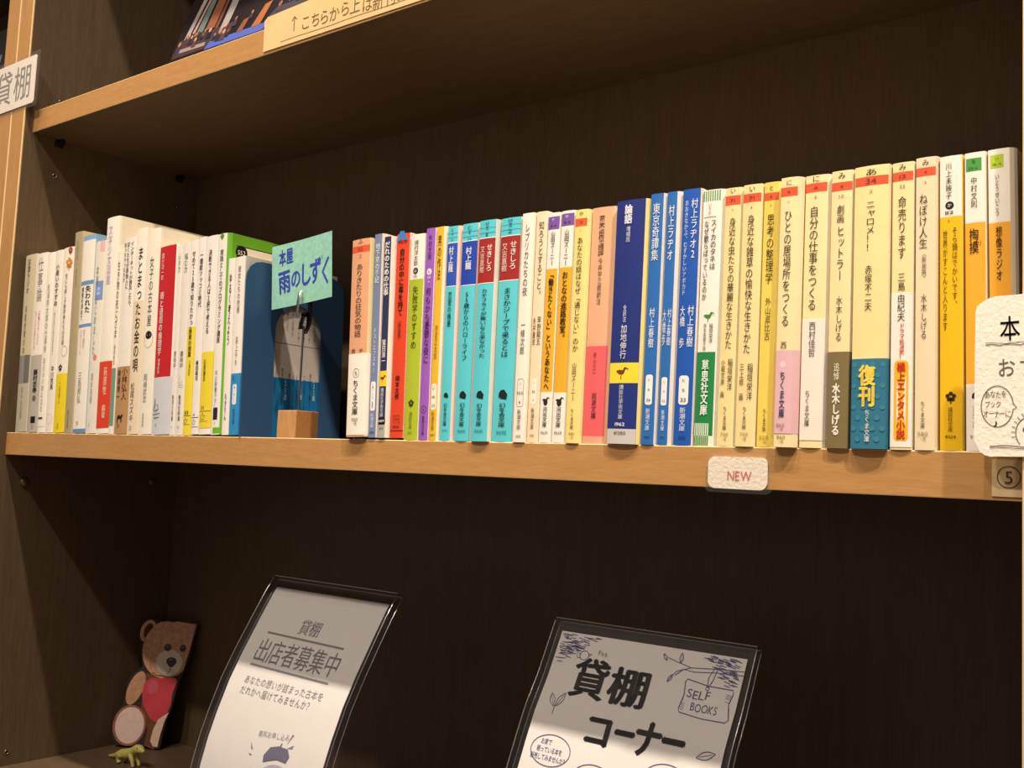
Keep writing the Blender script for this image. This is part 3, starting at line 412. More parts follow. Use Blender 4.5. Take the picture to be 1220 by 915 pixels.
 ('B16', 'pale yellow paperback with an orange red tag beside the salmon and pink book', 714.18, 9.83, 11.03, 148, 105, 0.53, 1.2, 0, 'f1dc86', 'f3e2a0', [], [('h', 'や', 0.5, 145.0, 0.36, '231c18', 0), ('r', 0.02, 0.95, 137.2, 142.3, 'dd5f34'), ('h', '31', 0.5, 139.9, 0.3, '9a3c20', 0), ('h', '1', 0.5, 134.5, 0.1, 'a8986a', 0), ('t', 'あなたの話はなぜ「通じない」のか', 0.5, 130.2, 57.0, 0.5, '3a3220', 0), ('t', '山田ズーニー', 0.5, 50.6, 26.3, 0.38, '4a4028', 0), ('t', 'ちくま文庫', 0.5, 21.5, 8.6, 0.3, '4a4028', 0), ('h', '480', 0.5, 6.1, 0.46, 'a8955a', 0), ('h', '+税', 0.5, 3.7, 0.3, 'a8955a', 0)], None, None),
 ('B17', 'salmon paperback with a pink red lower half, left of the wide navy book', 725.61, 16.28, 19.17, 148, 105, 0.61, -0.5, 0, 'e4b08a', 'e9bf9c', [(60.4, 'e4b08a'), (4.5, 'ea6468'), (0.0, 'e4a88a')], [('t', '菜根譚', 0.5, 143.0, 116.4, 0.3, '5a4634', 0), ('t', '今井宇三郎訳注', 0.5, 115.9, 86.2, 0.22, '5a4634', 0), ('t', '赤二三三一', 0.45, 56.5, 42.1, 0.18, '7a2c34', 0), ('t', '岩波文庫', 0.5, 31.5, 15.1, 0.26, '4a1e22', 0)], None, None),
 ('B18', 'widest navy blue paperback with a yellow bird panel', 745.18, 20.96, 22.78, 149, 105, 0.7, 2.6, 0, '22327c', 'eedc8c', [], [('t', '論語', 0.45, 146.1, 134.1, 0.3, 'eceef4', 0.03), ('t', '増補版', 0.47, 132.6, 122.7, 0.16, 'dfe2ee', 0.01), ('t', '全訳注', 0.47, 84.1, 73.6, 0.13, 'dfe2ee', 0), ('t', '加地伸行', 0.47, 72.1, 51.2, 0.24, 'eceef4', 0.008), ('r', 0, 1, 36.6, 48.9, 'f0d93a'), ('m', 'bird', 0.45, 42.9, 0.17, '7a3a1c'), ('t', '講談社学術文庫', 0.47, 35.6, 14.7, 0.17, 'dfe2ee', 0.008), ('h', '1962', 0.47, 11.8, 0.34, 'f0f0f2', 0.02), ('r', 0, 1, 0.0, 9.0, 'c9c6c0'), ('h', '¥1380', 0.47, 6.6, 0.42, '5a5854', 0)], None, None),
 ('B19', 'bright blue paperback with one five character white title, right of the wide navy book', 768.36, 9.16, 10.33, 151, 105, 0.74, 0.8, 0, '2b6cb8', 'e4ded4', [], [('t', '東京奇譚集', 0.5, 145.2, 109.8, 0.6, 'eef2f6', 0), ('t', '村上春樹', 0.5, 81.6, 57.4, 0.46, 'eef2f6', 0), ('rr', 0.24, 0.76, 23.6, 41.5, 'f2efe6'), ('h', 'む', 0.5, 38.6, 0.18, '26384c', 0), ('h', '5', 0.5, 32.6, 0.18, '26384c', 0), ('h', '26', 0.5, 26.6, 0.33, '26384c', 0), ('t', '新潮文庫', 0.5, 21.5, 8.2, 0.36, 'dfe8f0', 0), ('h', '460', 0.5, 4.6, 0.42, '26384c', 0)], None, None),
 ('B20', 'slimmest bright blue paperback, in the middle of the three blue ones', 779.09, 7.27, 10.05, 151, 105, 0.75, 0, 0, '2b6cb8', 'e4ded4', [], [('t', '村上ラヂオ', 0.52, 142.9, 109.2, 0.62, 'eef2f6', 0), ('t', '村上春樹', 0.72, 80.5, 58.4, 0.4, 'e4eaf2', 0), ('t', '大橋歩', 0.26, 80.0, 58.4, 0.36, 'e4eaf2', 0), ('rr', 0.24, 0.76, 23.2, 39.8, 'f2efe6'), ('h', 'む', 0.5, 37.0, 0.18, '26384c', 0), ('h', '5', 0.5, 31.5, 0.18, '26384c', 0), ('h', '22', 0.5, 25.9, 0.33, '26384c', 0), ('t', '新潮文庫', 0.5, 20.6, 8.1, 0.36, 'dfe8f0', 0), ('h', '490', 0.5, 4.5, 0.42, '26384c', 0)], None, None),
 ('B21', 'bright blue paperback with a second column of smaller white title text', 789.54, 12.1, 12.6, 151, 105, 0.75, 0, 0, '1f58b4', 'e4ded4', [], [('t', '村上ラヂオ2', 0.7, 145.0, 109.0, 0.4, 'eef2f6', 0), ('t', 'おおきなかぶ、むずかしいアボカド', 0.28, 144.5, 87.5, 0.24, 'd4e0ee', 0), ('t', '村上春樹', 0.72, 81.5, 57.0, 0.36, 'eef2f6', 0), ('t', '大橋\u3000歩', 0.28, 81.5, 56.5, 0.32, 'eef2f6', 0), ('rr', 0.24, 0.76, 23.5, 40.5, 'f2efe6'), ('h', 'む', 0.5, 37.7, 0.18, '26384c', 0), ('h', '5', 0.5, 32.0, 0.18, '26384c', 0), ('h', '33', 0.5, 26.4, 0.33, '26384c', 0), ('t', '新潮文庫', 0.5, 22.0, 8.0, 0.36, 'dfe8f0', 0), ('h', '490', 0.5, 4.5, 0.42, '26384c', 0)], None, None),
 ('B22', 'white paperback with green stripes at the top and a green lower spine', 802.58, 11.96, 14.36, 149, 105, 0.74, -1, 0, 'f3ede0', 'f1ebe0', [(53.9, 'f3ede0'), (5.7, '1f8546'), (0.0, 'ece8d8')], [('r', 0.04, 0.1, 142.3, 148.5, '4f9a50'), ('r', 0.16, 0.22, 142.3, 148.5, '4f9a50'), ('r', 0.28, 0.34, 142.3, 148.5, '4f9a50'), ('r', 0.4, 0.46, 142.3, 148.5, '4f9a50'), ('r', 0.52, 0.58, 142.3, 148.5, '4f9a50'), ('r', 0.64, 0.7, 142.3, 148.5, '4f9a50'), ('r', 0.76, 0.82, 142.3, 148.5, '4f9a50'), ('r', 0.88, 0.94, 142.3, 148.5, '4f9a50'), ('t', 'いうり', 0.42, 141.3, 133.7, 0.2, '4a4640', 0), ('r', 0.1, 0.75, 132.7, 133.0, '6a655c'), ('t', 'スイカのタネは', 0.66, 131.3, 101.6, 0.34, '3a3632', 0.008), ('t', 'なぜ散らばっているのか', 0.28, 130.8, 83.8, 0.3, '3a3632', 0.008), ('m', 'bird', 0.55, 74.3, 0.24, '3f8a3c'), ('t', '稲垣栄洋', 0.72, 70.4, 58.9, 0.22, '3a3632', 0), ('t', '西本眞理子絵', 0.4, 70.4, 54.6, 0.18, '3a3632', 0), ('t', '草思社文庫', 0.5, 49.3, 17.2, 0.42, 'eef6ea', 0.03), ('r', 0.02, 0.08, 5.7, 12.9, 'd8ecd0'), ('r', 0.12, 0.18, 5.7, 12.9, 'd8ecd0'), ('r', 0.22, 0.28, 5.7, 12.9, 'd8ecd0'), ('r', 0.32, 0.38, 5.7, 12.9, 'd8ecd0'), ('r', 0.42, 0.48, 5.7, 12.9, 'd8ecd0'), ('r', 0.52, 0.58, 5.7, 12.9, 'd8ecd0'), ('r', 0.62, 0.68, 5.7, 12.9, 'd8ecd0'), ('r', 0.72, 0.78, 5.7, 12.9, 'd8ecd0'), ('r', 0.02, 0.08, 0.0, 5.7, '4f9a50'), ('r', 0.12, 0.18, 0.0, 5.7, '4f9a50'), ('r', 0.22, 0.28, 0.0, 5.7, '4f9a50'), ('r', 0.32, 0.38, 0.0, 5.7, '4f9a50'), ('r', 0.42, 0.48, 0.0, 5.7, '4f9a50'), ('r', 0.52, 0.58, 0.0, 5.7, '4f9a50'), ('r', 0.62, 0.68, 0.0, 5.7, '4f9a50'), ('r', 0.72, 0.78, 0.0, 5.7, '4f9a50')], None, None),
 ('B23', 'cream paperback about insects with red number band 71 and 3', 817.43, 9.87, 11.15, 148, 105, 0.71, 0, 0, 'f1dc9c', 'f3e6bc', [], [('h', 'い', 0.5, 146.1, 0.36, '231c18', 0), ('r', 0, 1, 137.9, 143.4, 'dd5a38'), ('h', '71', 0.5, 140.7, 0.34, '8c3a22', 0), ('h', '3', 0.5, 135.2, 0.14, 'a89878', 0), ('t', '身近な虫たちの華麗な生きかた', 0.55, 130.4, 54.8, 0.48, '3f3220', 0), ('t', '稲垣栄洋', 0.72, 49.5, 31.2, 0.34, '4a3c28', 0), ('t', '小堀文彦\u3000画', 0.28, 49.0, 27.3, 0.3, '4a3c28', 0), ('t', 'ちくま文庫', 0.5, 22.5, 9.0, 0.28, '3f3220', 0), ('h', '700', 0.5, 6.8, 0.5, 'a08c60', 0), ('h', '+税', 0.5, 4.2, 0.3, 'a08c60', 0)], None, None),
 ('B24', 'cream paperback about weeds with red number band 71 and 1', 829.09, 11.3, 11.9, 148, 105, 0.66, 1.0, 0, 'f1dc9c', 'f3e6bc', [], [('h', 'い', 0.5, 145.4, 0.36, '231c18', 0), ('r', 0, 1, 137.8, 142.8, 'dd5a38'), ('h', '71', 0.5, 140.3, 0.34, '8c3a22', 0), ('h', '1', 0.5, 135.0, 0.14, 'a89878', 0), ('t', '身近な雑草の愉快な生きかた', 0.5, 130.5, 51.5, 0.44, '3f3220', 0), ('t', '稲垣栄洋', 0.72, 46.3, 25.5, 0.32, '4a3c28', 0), ('t', '三上修\u3000画', 0.28, 46.3, 25.5, 0.28, '4a3c28', 0), ('t', 'ちくま文庫', 0.5, 22.2, 9.5, 0.26, '3f3220', 0), ('h', '700', 0.5, 6.9, 0.44, 'a08c60', 0), ('h', '+税', 0.5, 4.3, 0.28, 'a08c60', 0)], None, None),
 ('B25', 'stronger yellow slim paperback between cream ones, kanji title of five signs', 841.53, 8.99, 11.05, 148, 105, 0.61, 0, 0, 'edd25e', 'efdc80', [], [('h', 'と', 0.5, 144.6, 0.36, '231c18', 0), ('r', 0, 1, 137.6, 142.0, 'dd5a38'), ('h', '1', 0.5, 139.8, 0.18, '8c3a22', 0), ('h', '1', 0.5, 135.0, 0.14, 'a89878', 0), ('t', '思考の整理学', 0.52, 129.8, 90.3, 0.54, '3f3218', 0), ('t', '外山滋比古', 0.52, 82.7, 58.7, 0.42, '4a3c20', 0), ('t', 'ちくま文庫', 0.52, 21.1, 8.4, 0.28, '3f3218', 0), ('h', '520', 0.5, 5.3, 0.6, 'a88c3c', 0), ('h', '+税', 0.52, 2.7, 0.34, 'a88c3c', 0)], None, None),
 ('B26', 'cream paperback with a short pink paper band', 853.16, 10.05, 12.44, 148, 105, 0.54, 3.8, 0, 'f1e0a8', 'efe0b4', [], [('h', 'に', 0.5, 145.0, 0.36, '231c18', 0), ('r', 0, 1, 137.4, 142.5, 'dd5a38'), ('h', '8', 0.5, 139.9, 0.18, '8c3a22', 0), ('h', '5', 0.5, 134.4, 0.14, 'a89878', 0), ('t', 'ひとの居場所をつくる', 0.5, 129.7, 65.1, 0.5, '3f3220', 0), ('t', '西', 0.45, 57.2, 53.0, 0.4, '4a3c28', 0), ('h', '860', 0.45, 5.5, 0.5, 'a08c60', 0), ('h', '+税', 0.45, 3.1, 0.3, 'a08c60', 0)], (7.3, 52.4, 'e3b7bd', 'e3b7bd', [('d', 0.45, 44.7, 0.18, 'eccdd0', 1), ('t', 'ちくま文庫', 0.45, 41.0, 15.6, 0.36, '35466c', 0.02), ('h', '860', 0.4, 11.9, 0.5, 'b5848c', 0), ('h', '+税', 0.42, 9.8, 0.3, 'b5848c', 0)]), None),
 ('B27', 'cream paperback with a short white paper band', 866.27, 12.5, 14.67, 148, 105, 0.43, 0.8, 0, 'f1dfa6', 'efe4c4', [], [('h', 'に', 0.5, 145.9, 0.36, '231c18', 0), ('r', 0, 1, 138.6, 143.6, 'dd5a38'), ('h', '8', 0.5, 141.1, 0.18, '8c3a22', 0), ('h', '1', 0.5, 135.9, 0.14, 'a89878', 0), ('t', '自分の仕事をつくる', 0.45, 130.9, 73.5, 0.46, '3f3220', 0)], (4.0, 69.0, 'eee6d8', 'eee6d8', [('t', '西村佳哲', 0.5, 67.6, 48.5, 0.34, '5a544a', 0), ('t', 'ちくま文庫', 0.36, 30.8, 11.2, 0.26, '4a443c', 0)]), None),
 ('B28', 'cream paperback with an olive brown paper band', 881.67, 11.58, 12.36, 148, 105, 0.3, 2, 0, 'f1dfa6', 'e6dcbc', [], [('h', 'み', 0.5, 145.2, 0.36, '231c18', 0), ('r', 0, 1, 137.1, 141.8, 'dd5a38'), ('h', '4', 0.5, 139.5, 0.18, '8c3a22', 0), ('h', '12', 0.5, 134.2, 0.28, 'a89878', 0), ('t', '劇画', 0.48, 129.3, 119.4, 0.4, '3f3220', 0), ('t', 'ヒットラー', 0.5, 118.0, 88.4, 0.42, '3f3220', 0), ('t', '水木しげる', 0.5, 80.3, 56.1, 0.34, '4a3c28', 0)], (0.0, 50.7, '7d6d46', '7d6d46', [('t', '追悼', 0.45, 44.8, 35.4, 0.3, 'f0ead8', 0), ('t', '水木しげる', 0.45, 34.0, 6.6, 0.4, 'f4f0e2', 0.045)]), None),
 ('B29', 'thick cream paperback with a teal dotted paper band', 894.88, 18.08, 18.58, 148, 105, 0.13, 3.3, 0, 'f2df9c', 'efe2b8', [], [('h', 'あ', 0.5, 144.5, 0.36, '231c18', 0), ('r', 0, 1, 137.4, 142.3, 'dd5a38'), ('h', '34', 0.5, 139.9, 0.34, '8c3a22', 0), ('h', '2', 0.5, 134.4, 0.14, 'a89878', 0), ('t', 'ニャロメ！！', 0.5, 129.5, 102.3, 0.3, '3f3220', 0), ('t', '赤塚不二夫', 0.47, 95.2, 71.1, 0.24, '4a3c28', 0)], (0.0, 46.4, '2f7590', '2f7590', [('d', 0.1, 43.4, 0.075, '3a8299', 1), ('d', 0.37, 43.4, 0.075, '3a8299', 1), ('d', 0.64, 43.4, 0.075, '3a8299', 1), ('d', 0.91, 43.4, 0.075, '3a8299', 1), ('d', 0.23, 37.9, 0.075, '3a8299', 1), ('d', 0.5, 37.9, 0.075, '3a8299', 1), ('d', 0.77, 37.9, 0.075, '3a8299', 1), ('d', 0.1, 32.4, 0.075, '3a8299', 1), ('d', 0.37, 32.4, 0.075, '3a8299', 1), ('d', 0.64, 32.4, 0.075, '3a8299', 1), ('d', 0.91, 32.4, 0.075, '3a8299', 1), ('d', 0.23, 26.9, 0.075, '3a8299', 1), ('d', 0.5, 26.9, 0.075, '3a8299', 1), ('d', 0.77, 26.9, 0.075, '3a8299', 1), ('d', 0.1, 21.4, 0.075, '3a8299', 1), ('d', 0.37, 21.4, 0.075, '3a8299', 1), ('d', 0.64, 21.4, 0.075, '3a8299', 1), ('d', 0.91, 21.4, 0.075, '3a8299', 1), ('d', 0.23, 15.9, 0.075, '3a8299', 1), ('d', 0.5, 15.9, 0.075, '3a8299', 1), ('d', 0.77, 15.9, 0.075, '3a8299', 1), ('d', 0.1, 10.4, 0.075, '3a8299', 1), ('d', 0.37, 10.4, 0.075, '3a8299', 1), ('d', 0.64, 10.4, 0.075, '3a8299', 1), ('d', 0.91, 10.4, 0.075, '3a8299', 1), ('d', 0.23, 4.9, 0.075, '3a8299', 1), ('d', 0.5, 4.9, 0.075, '3a8299', 1), ('d', 0.77, 4.9, 0.075, '3a8299', 1), ('t', '復刊', 0.48, 42.9, 21.4, 0.52, 'f2d64e', 0.045), ('t', 'ちくま文庫', 0.5, 20.0, 3.3, 0.17, 'eef0e6', 0.01)]), None),
 ('B30', 'cream paperback with a white paper band and yellow box of red lettering', 914.36, 10.79, 11.29, 148, 105, -0.06, 1.0, 0, 'f1dfa2', 'eee4c8', [], [('h', 'み', 0.5, 145.4, 0.36, '231c18', 0), ('r', 0, 1, 138.2, 143.0, 'dd5a38'), ('h', '13', 0.5, 140.6, 0.34, '8c3a22', 0), ('h', '11', 0.5, 135.4, 0.28, 'a89878', 0), ('t', '命売ります', 0.5, 130.2, 97.2, 0.44, '3f3220', 0), ('t', '三島', 0.5, 90.3, 80.7, 0.4, '3f3220', 0)], (1.3, 79.8, 'f2ebdd', 'f2ebdd', [('t', '由紀夫', 0.5, 79.4, 65.1, 0.4, '3f3220', 0), ('t', 'ドラマ化決定！', 0.55, 64.2, 45.5, 0.26, 'd03a26', 0.02), ('rr', 0.2, 0.86, 4.3, 45.1, 'efb52a'), ('t', '極上エンタメ小説', 0.53, 44.2, 5.2, 0.44, 'd0341e', 0.035)]), None),
 ('B31', 'beige paperback with worn foot and small red number band', 926.46, 10.08, 11.12, 149, 105, -0.22, 0.6, 0, 'ead9b2', 'e6d8ba', [], [('h', 'み', 0.5, 146.2, 0.36, '231c18', 0), ('r', 0, 1, 139.2, 143.7, 'dd5a38'), ('h', '4', 0.5, 141.4, 0.18, '8c3a22', 0), ('h', '1', 0.5, 136.0, 0.14, 'a89878', 0), ('t', 'ねぼけ人生', 0.4, 130.1, 101.5, 0.46, '3f3628', 0), ('t', '〈新装版〉', 0.45, 100.7, 85.3, 0.26, '5a5040', 0), ('t', '水木しげる', 0.45, 78.5, 55.5, 0.34, '4a4232', 0), ('t', 'ちくま文庫', 0.42, 24.4, 10.8, 0.24, '4a4232', 0), ('h', '580', 0.42, 8.3, 0.52, 'a89878', 0), ('h', '+税', 0.42, 5.9, 0.34, 'a89878', 0)], None, None),
 ('B32', 'yellow paperback with a white author panel at the top', 938.47, 10.93, 11.43, 148, 105, -0.41, 0, 0, 'ecbd12', 'e8c858', [(116.9, 'f1eadc'), (0.0, 'ecbd12')], [('t', '川上未映子', 0.42, 144.6, 125.7, 0.3, '35302c', 0), ('d', 0.45, 122.6, 0.19, '1f1c1a', 1), ('h', 'か', 0.45, 122.6, 0.2, 'f2ecdf', 0), ('h', '112', 0.45, 119.0, 0.4, '35302c', 0.01), ('h', '1', 0.42, 114.8, 0.1, '8a6a10', 0), ('t', 'そら頭はでかいです、', 0.68, 111.4, 70.6, 0.26, '3f3008', 0), ('t', '世界がすこんと入ります', 0.26, 110.2, 59.3, 0.24, '3f3008', 0), ('m', 'flower', 0.5, 26.5, 0.24, '3a2c0a'), ('t', '講談社文庫', 0.48, 21.4, 9.2, 0.24, '6a520e', 0), ('h', '¥524', 0.48, 6.9, 0.46, '3f3008', 0.01)], None, None),
 ('B33', 'white topped paperback with a dark green tag', 950.79, 9.89, 10.39, 148, 105, -0.6, 0, 0, 'efac2e', 'ede2cc', [(112.5, 'f1eadc'), (32.7, 'efac2e'), (0.0, 'efe8dc')], [('r', 0.08, 0.82, 138.5, 145.1, '4f9a48'), ('h', 'な', 0.45, 143.5, 0.24, '1f4a1c', 0), ('h', '29-2', 0.42, 140.1, 0.46, '2f6a2c', 0), ('t', '中村文則', 0.46, 135.6, 119.9, 0.34, '3a3632', 0), ('t', '掏摸', 0.45, 109.6, 96.8, 0.5, '35260c', 0.008), ('h', 'スリ', 0.62, 102.1, 0.4, '4a3814', 0), ('m', 'blob', 0.5, 26.9, 0.2, '1f1c1a'), ('t', '河出文庫', 0.45, 22.0, 11.2, 0.24, '3a3632', 0), ('h', '¥470', 0.45, 7.1, 0.5, '5a554c', 0)], None, None),
 ('B34', 'white topped paperback with a lime tag, last at the right behind the white card', 962.09, 10.22, 12.78, 148, 105, -0.79, 0, 0, 'eeaa30', 'e9dcc4', [(111.3, 'f1eadc'), (0.0, 'eeaa30')], [('r', 0.12, 0.72, 138.5, 145.2, 'b5cc3a'), ('h', 'い', 0.42, 143.3, 0.2, '4a5a14', 0), ('h', '18-4', 0.42, 140.5, 0.4, '6a7a1e', 0), ('t', 'いとうせいこう', 0.42, 135.6, 114.5, 0.22, '4a443c', 0), ('t', '想像ラジオ', 0.48, 109.3, 82.5, 0.32, '35260c', 0.006), ('m', 'blob', 0.5, 27.4, 0.2, '1f1c1a'), ('t', '河出文庫', 0.45, 21.7, 11.2, 0.24, '3a3632', 0)], None, None),
]

keys = set()
def want(s, bo=0.0):
    keys.update(s)
def scan(tx):
    for e in tx:
        if e[0] == 't': want(e[1], e[7])
        if e[0] == 'h': want(e[1], e[6])
for B in BOOKS:
    scan(B[13])
    if B[14]: scan(B[14][4])
    for e in (B[15] or []):
        if e[0] == 'text': want(e[4])
want('十二月の新しい本を読んで書く人へ日々是好手紙町と店の話1130602ISBN978-4円')
want('リオ25歳チカ22歳ユズ22歳彼女たちはこの街でいま何を思い暮らしているのか')
want('貸棚', 0.0); want('貸棚コーナー', 0.06); want('NEW5'); want('↑こちらから上は新刊コーナーです')
want('本屋雨のしずく', 0.03); want('出店者募集中', 0.0); want('あなたの想いが詰まった古本を', 0.0); want('だれかへ届けてみませんか？', 0.0); want('無料お申し込み')
want('SELFBOOKS', 0.0); want('お家で眠っている本を販売してみませんか？', 0.0); want('きもち')
want('本棚の', 0.02); want('おすすめ', 0.0); want('あなたをブックオーナーに♪', 0.02)
load_glyphs(sorted(keys))

def decor(mb, tx, ws, yf, base, h):
    """print the marks of one spine; base = distance in front of the spine surface, in mm"""
    def layer(k):
        def mp(x, v): return (x / 1000, (yf(x) - base - k) / 1000, v / 1000)
        return mp
    def flat_layer(k, xa, xb):
        xc = min(max(ws / 2, min(xa, xb)), max(xa, xb)); yy = (yf(xc) - base - k) / 1000
        def mp(x, v): return (x / 1000, yy, v / 1000)
        return mp
    def strip(u0, u1, v0, v1, col, mp):
        n = 6; xs = [ws * (u0 + (u1 - u0) * i / n) for i in range(n + 1)]
        mb.add([mp(x, v) for x in xs for v in (v0, v1)], [(2 * i, 2 * i + 1, 2 * i + 3, 2 * i + 2) for i in range(n)], ink(col))
    for q, e in enumerate(tx):
        k = e[0]
        kk = 0.04 + 0.007 * q + (0.16 if k in 'th' else 0)
        m1 = m3 = layer(kk); m2 = m1
        if k in ('rr', 'ro'): m2 = flat_layer(kk, e[1] * ws, e[2] * ws)
        elif k in ('d', 'ring'): m2 = flat_layer(kk, (e[1] - e[3]) * ws, (e[1] + e[3]) * ws)
        elif k == 'm': m2 = flat_layer(kk, (e[2] - e[4]) * ws, (e[2] + e[4]) * ws)
        if k == 't': vtext(mb, e[1], e[2] * ws, e[4], e[3], e[5] * ws * 0.92, e[6], m3, e[7])
        elif k == 'h': htext(mb, e[1], e[2] * ws, e[3], e[4] * ws, e[5], m3, e[6], hh=min(e[4] * ws / max(1, len(e[1]) * .62), 4.2))
        elif k == 'r': strip(max(e[1], .03), min(e[2], .985), e[3], e[4], e[5], m1)
        elif k == 'rr':
            w = (e[2] - e[1]) * ws; fan(mb, rrect(e[1] * ws, e[2] * ws, e[3], e[4], w * .3), e[5], m1)
        elif k == 'ro':
            w = (e[2] - e[1]) * ws; P = rrect(e[1] * ws, e[2] * ws, e[3], e[4], w * .3); stroke(mb, P + P[:1], 0.25, e[5], m1)
        elif k == 'd': fan(mb, disc(e[1] * ws, e[2], e[3] * ws, e[3] * ws * e[5]), e[4], m1)
        elif k == 'ring': ringf(mb, e[1] * ws, e[2], e[3] * ws, e[3] * ws * 1.1, 0.35, e[4], m1)
        elif k == 'm': mark(mb, e[1], e[2] * ws, e[3], e[4] * ws, e[5], m2)

def profile(ws, wt, depth, off):
    """plan of a jacket round the spine; off = outward offset in mm"""
    bul = min(0.055 * ws, 1.1)
    def yf(x):
        t = min(max(x / ws, 0), 1); return bul * (2 * t - 1) ** 2
    n = 8; P = [(-off, depth), (-off, bul + 1.5)]
    P.append((-off * .7 + 0.1, bul + 0.5))
    k0 = len(P)
    for i in range(n + 1):
        x = 0.35 + (ws - 0.6) * i / n; P.append((x, yf(x) - off))
    k1 = len(P)
    g = wt - ws
    P.append((ws + g * 0.12, bul + 0.35 - off * .8)); P.append((ws + g * 0.6, bul + 1.4 - off * .4)); P.append((wt + off, bul + 3.2)); P.append((wt + off, depth))
    return P, k0, k1, yf
def shell(mb, P, k0, k1, levels, spine_mats, side_mat, back_mat, th):
    """sheet of thickness th standing along the plan P; spine faces take one material per level"""
    n = len(P)
    cx = sum(p[0] for p in P) / n
    I = []
    for i, p in enumerate(P):
        a = Vector(P[max(i - 1, 0)]); c = Vector(P[min(i + 1, n - 1)]); d = (c - a).normalized()
        nn = Vector((-d.y, d.x)) * th
        I.append((p[0] + nn.x, p[1] + nn.y))
    for li in range(len(levels) - 1):
        z0, z1 = levels[li] / 1000, levels[li + 1] / 1000
        for i in range(n - 1):
            mat = side_mat if i + 1 < k0 else (spine_mats[li] if i < k1 - 1 else back_mat)
            a, c = P[i], P[i + 1]
            mb.add([(a[0]/1000, a[1]/1000, z0), (c[0]/1000, c[1]/1000, z0), (c[0]/1000, c[1]/1000, z1), (a[0]/1000, a[1]/1000, z1)], [(0, 1, 2, 3)], mat)
            a, c = I[i], I[i + 1]
            mb.add([(a[0]/1000, a[1]/1000, z0), (c[0]/1000, c[1]/1000, z0), (c[0]/1000, c[1]/1000, z1), (a[0]/1000, a[1]/1000, z1)], [(3, 2, 1, 0)], back_mat)
    for z, up in ((levels[0] / 1000, 0), (levels[-1] / 1000, 1)):
        for i in range(n - 1):
            a, c, d, e = P[i], P[i + 1], I[i + 1], I[i]
            mb.add([(q[0]/1000, q[1]/1000, z) for q in (a, c, d, e)], [(0, 1, 2, 3) if up else (3, 2, 1, 0)], spine_mats[-1 if up else 0] if k0 - 1 <= i < k1 else back_mat)
    for i in (0, n - 1):
        a, e = P[i], I[i]; z0, z1 = levels[0] / 1000, levels[-1] / 1000
        mb.add([(a[0]/1000, a[1]/1000, z0), (e[0]/1000, e[1]/1000, z0), (e[0]/1000, e[1]/1000, z1), (a[0]/1000, a[1]/1000, z1)], [(0, 1, 2, 3)], back_mat)
def cover(h): return pmat(h, 0.45, 0, 0.35, 0.025, 120)
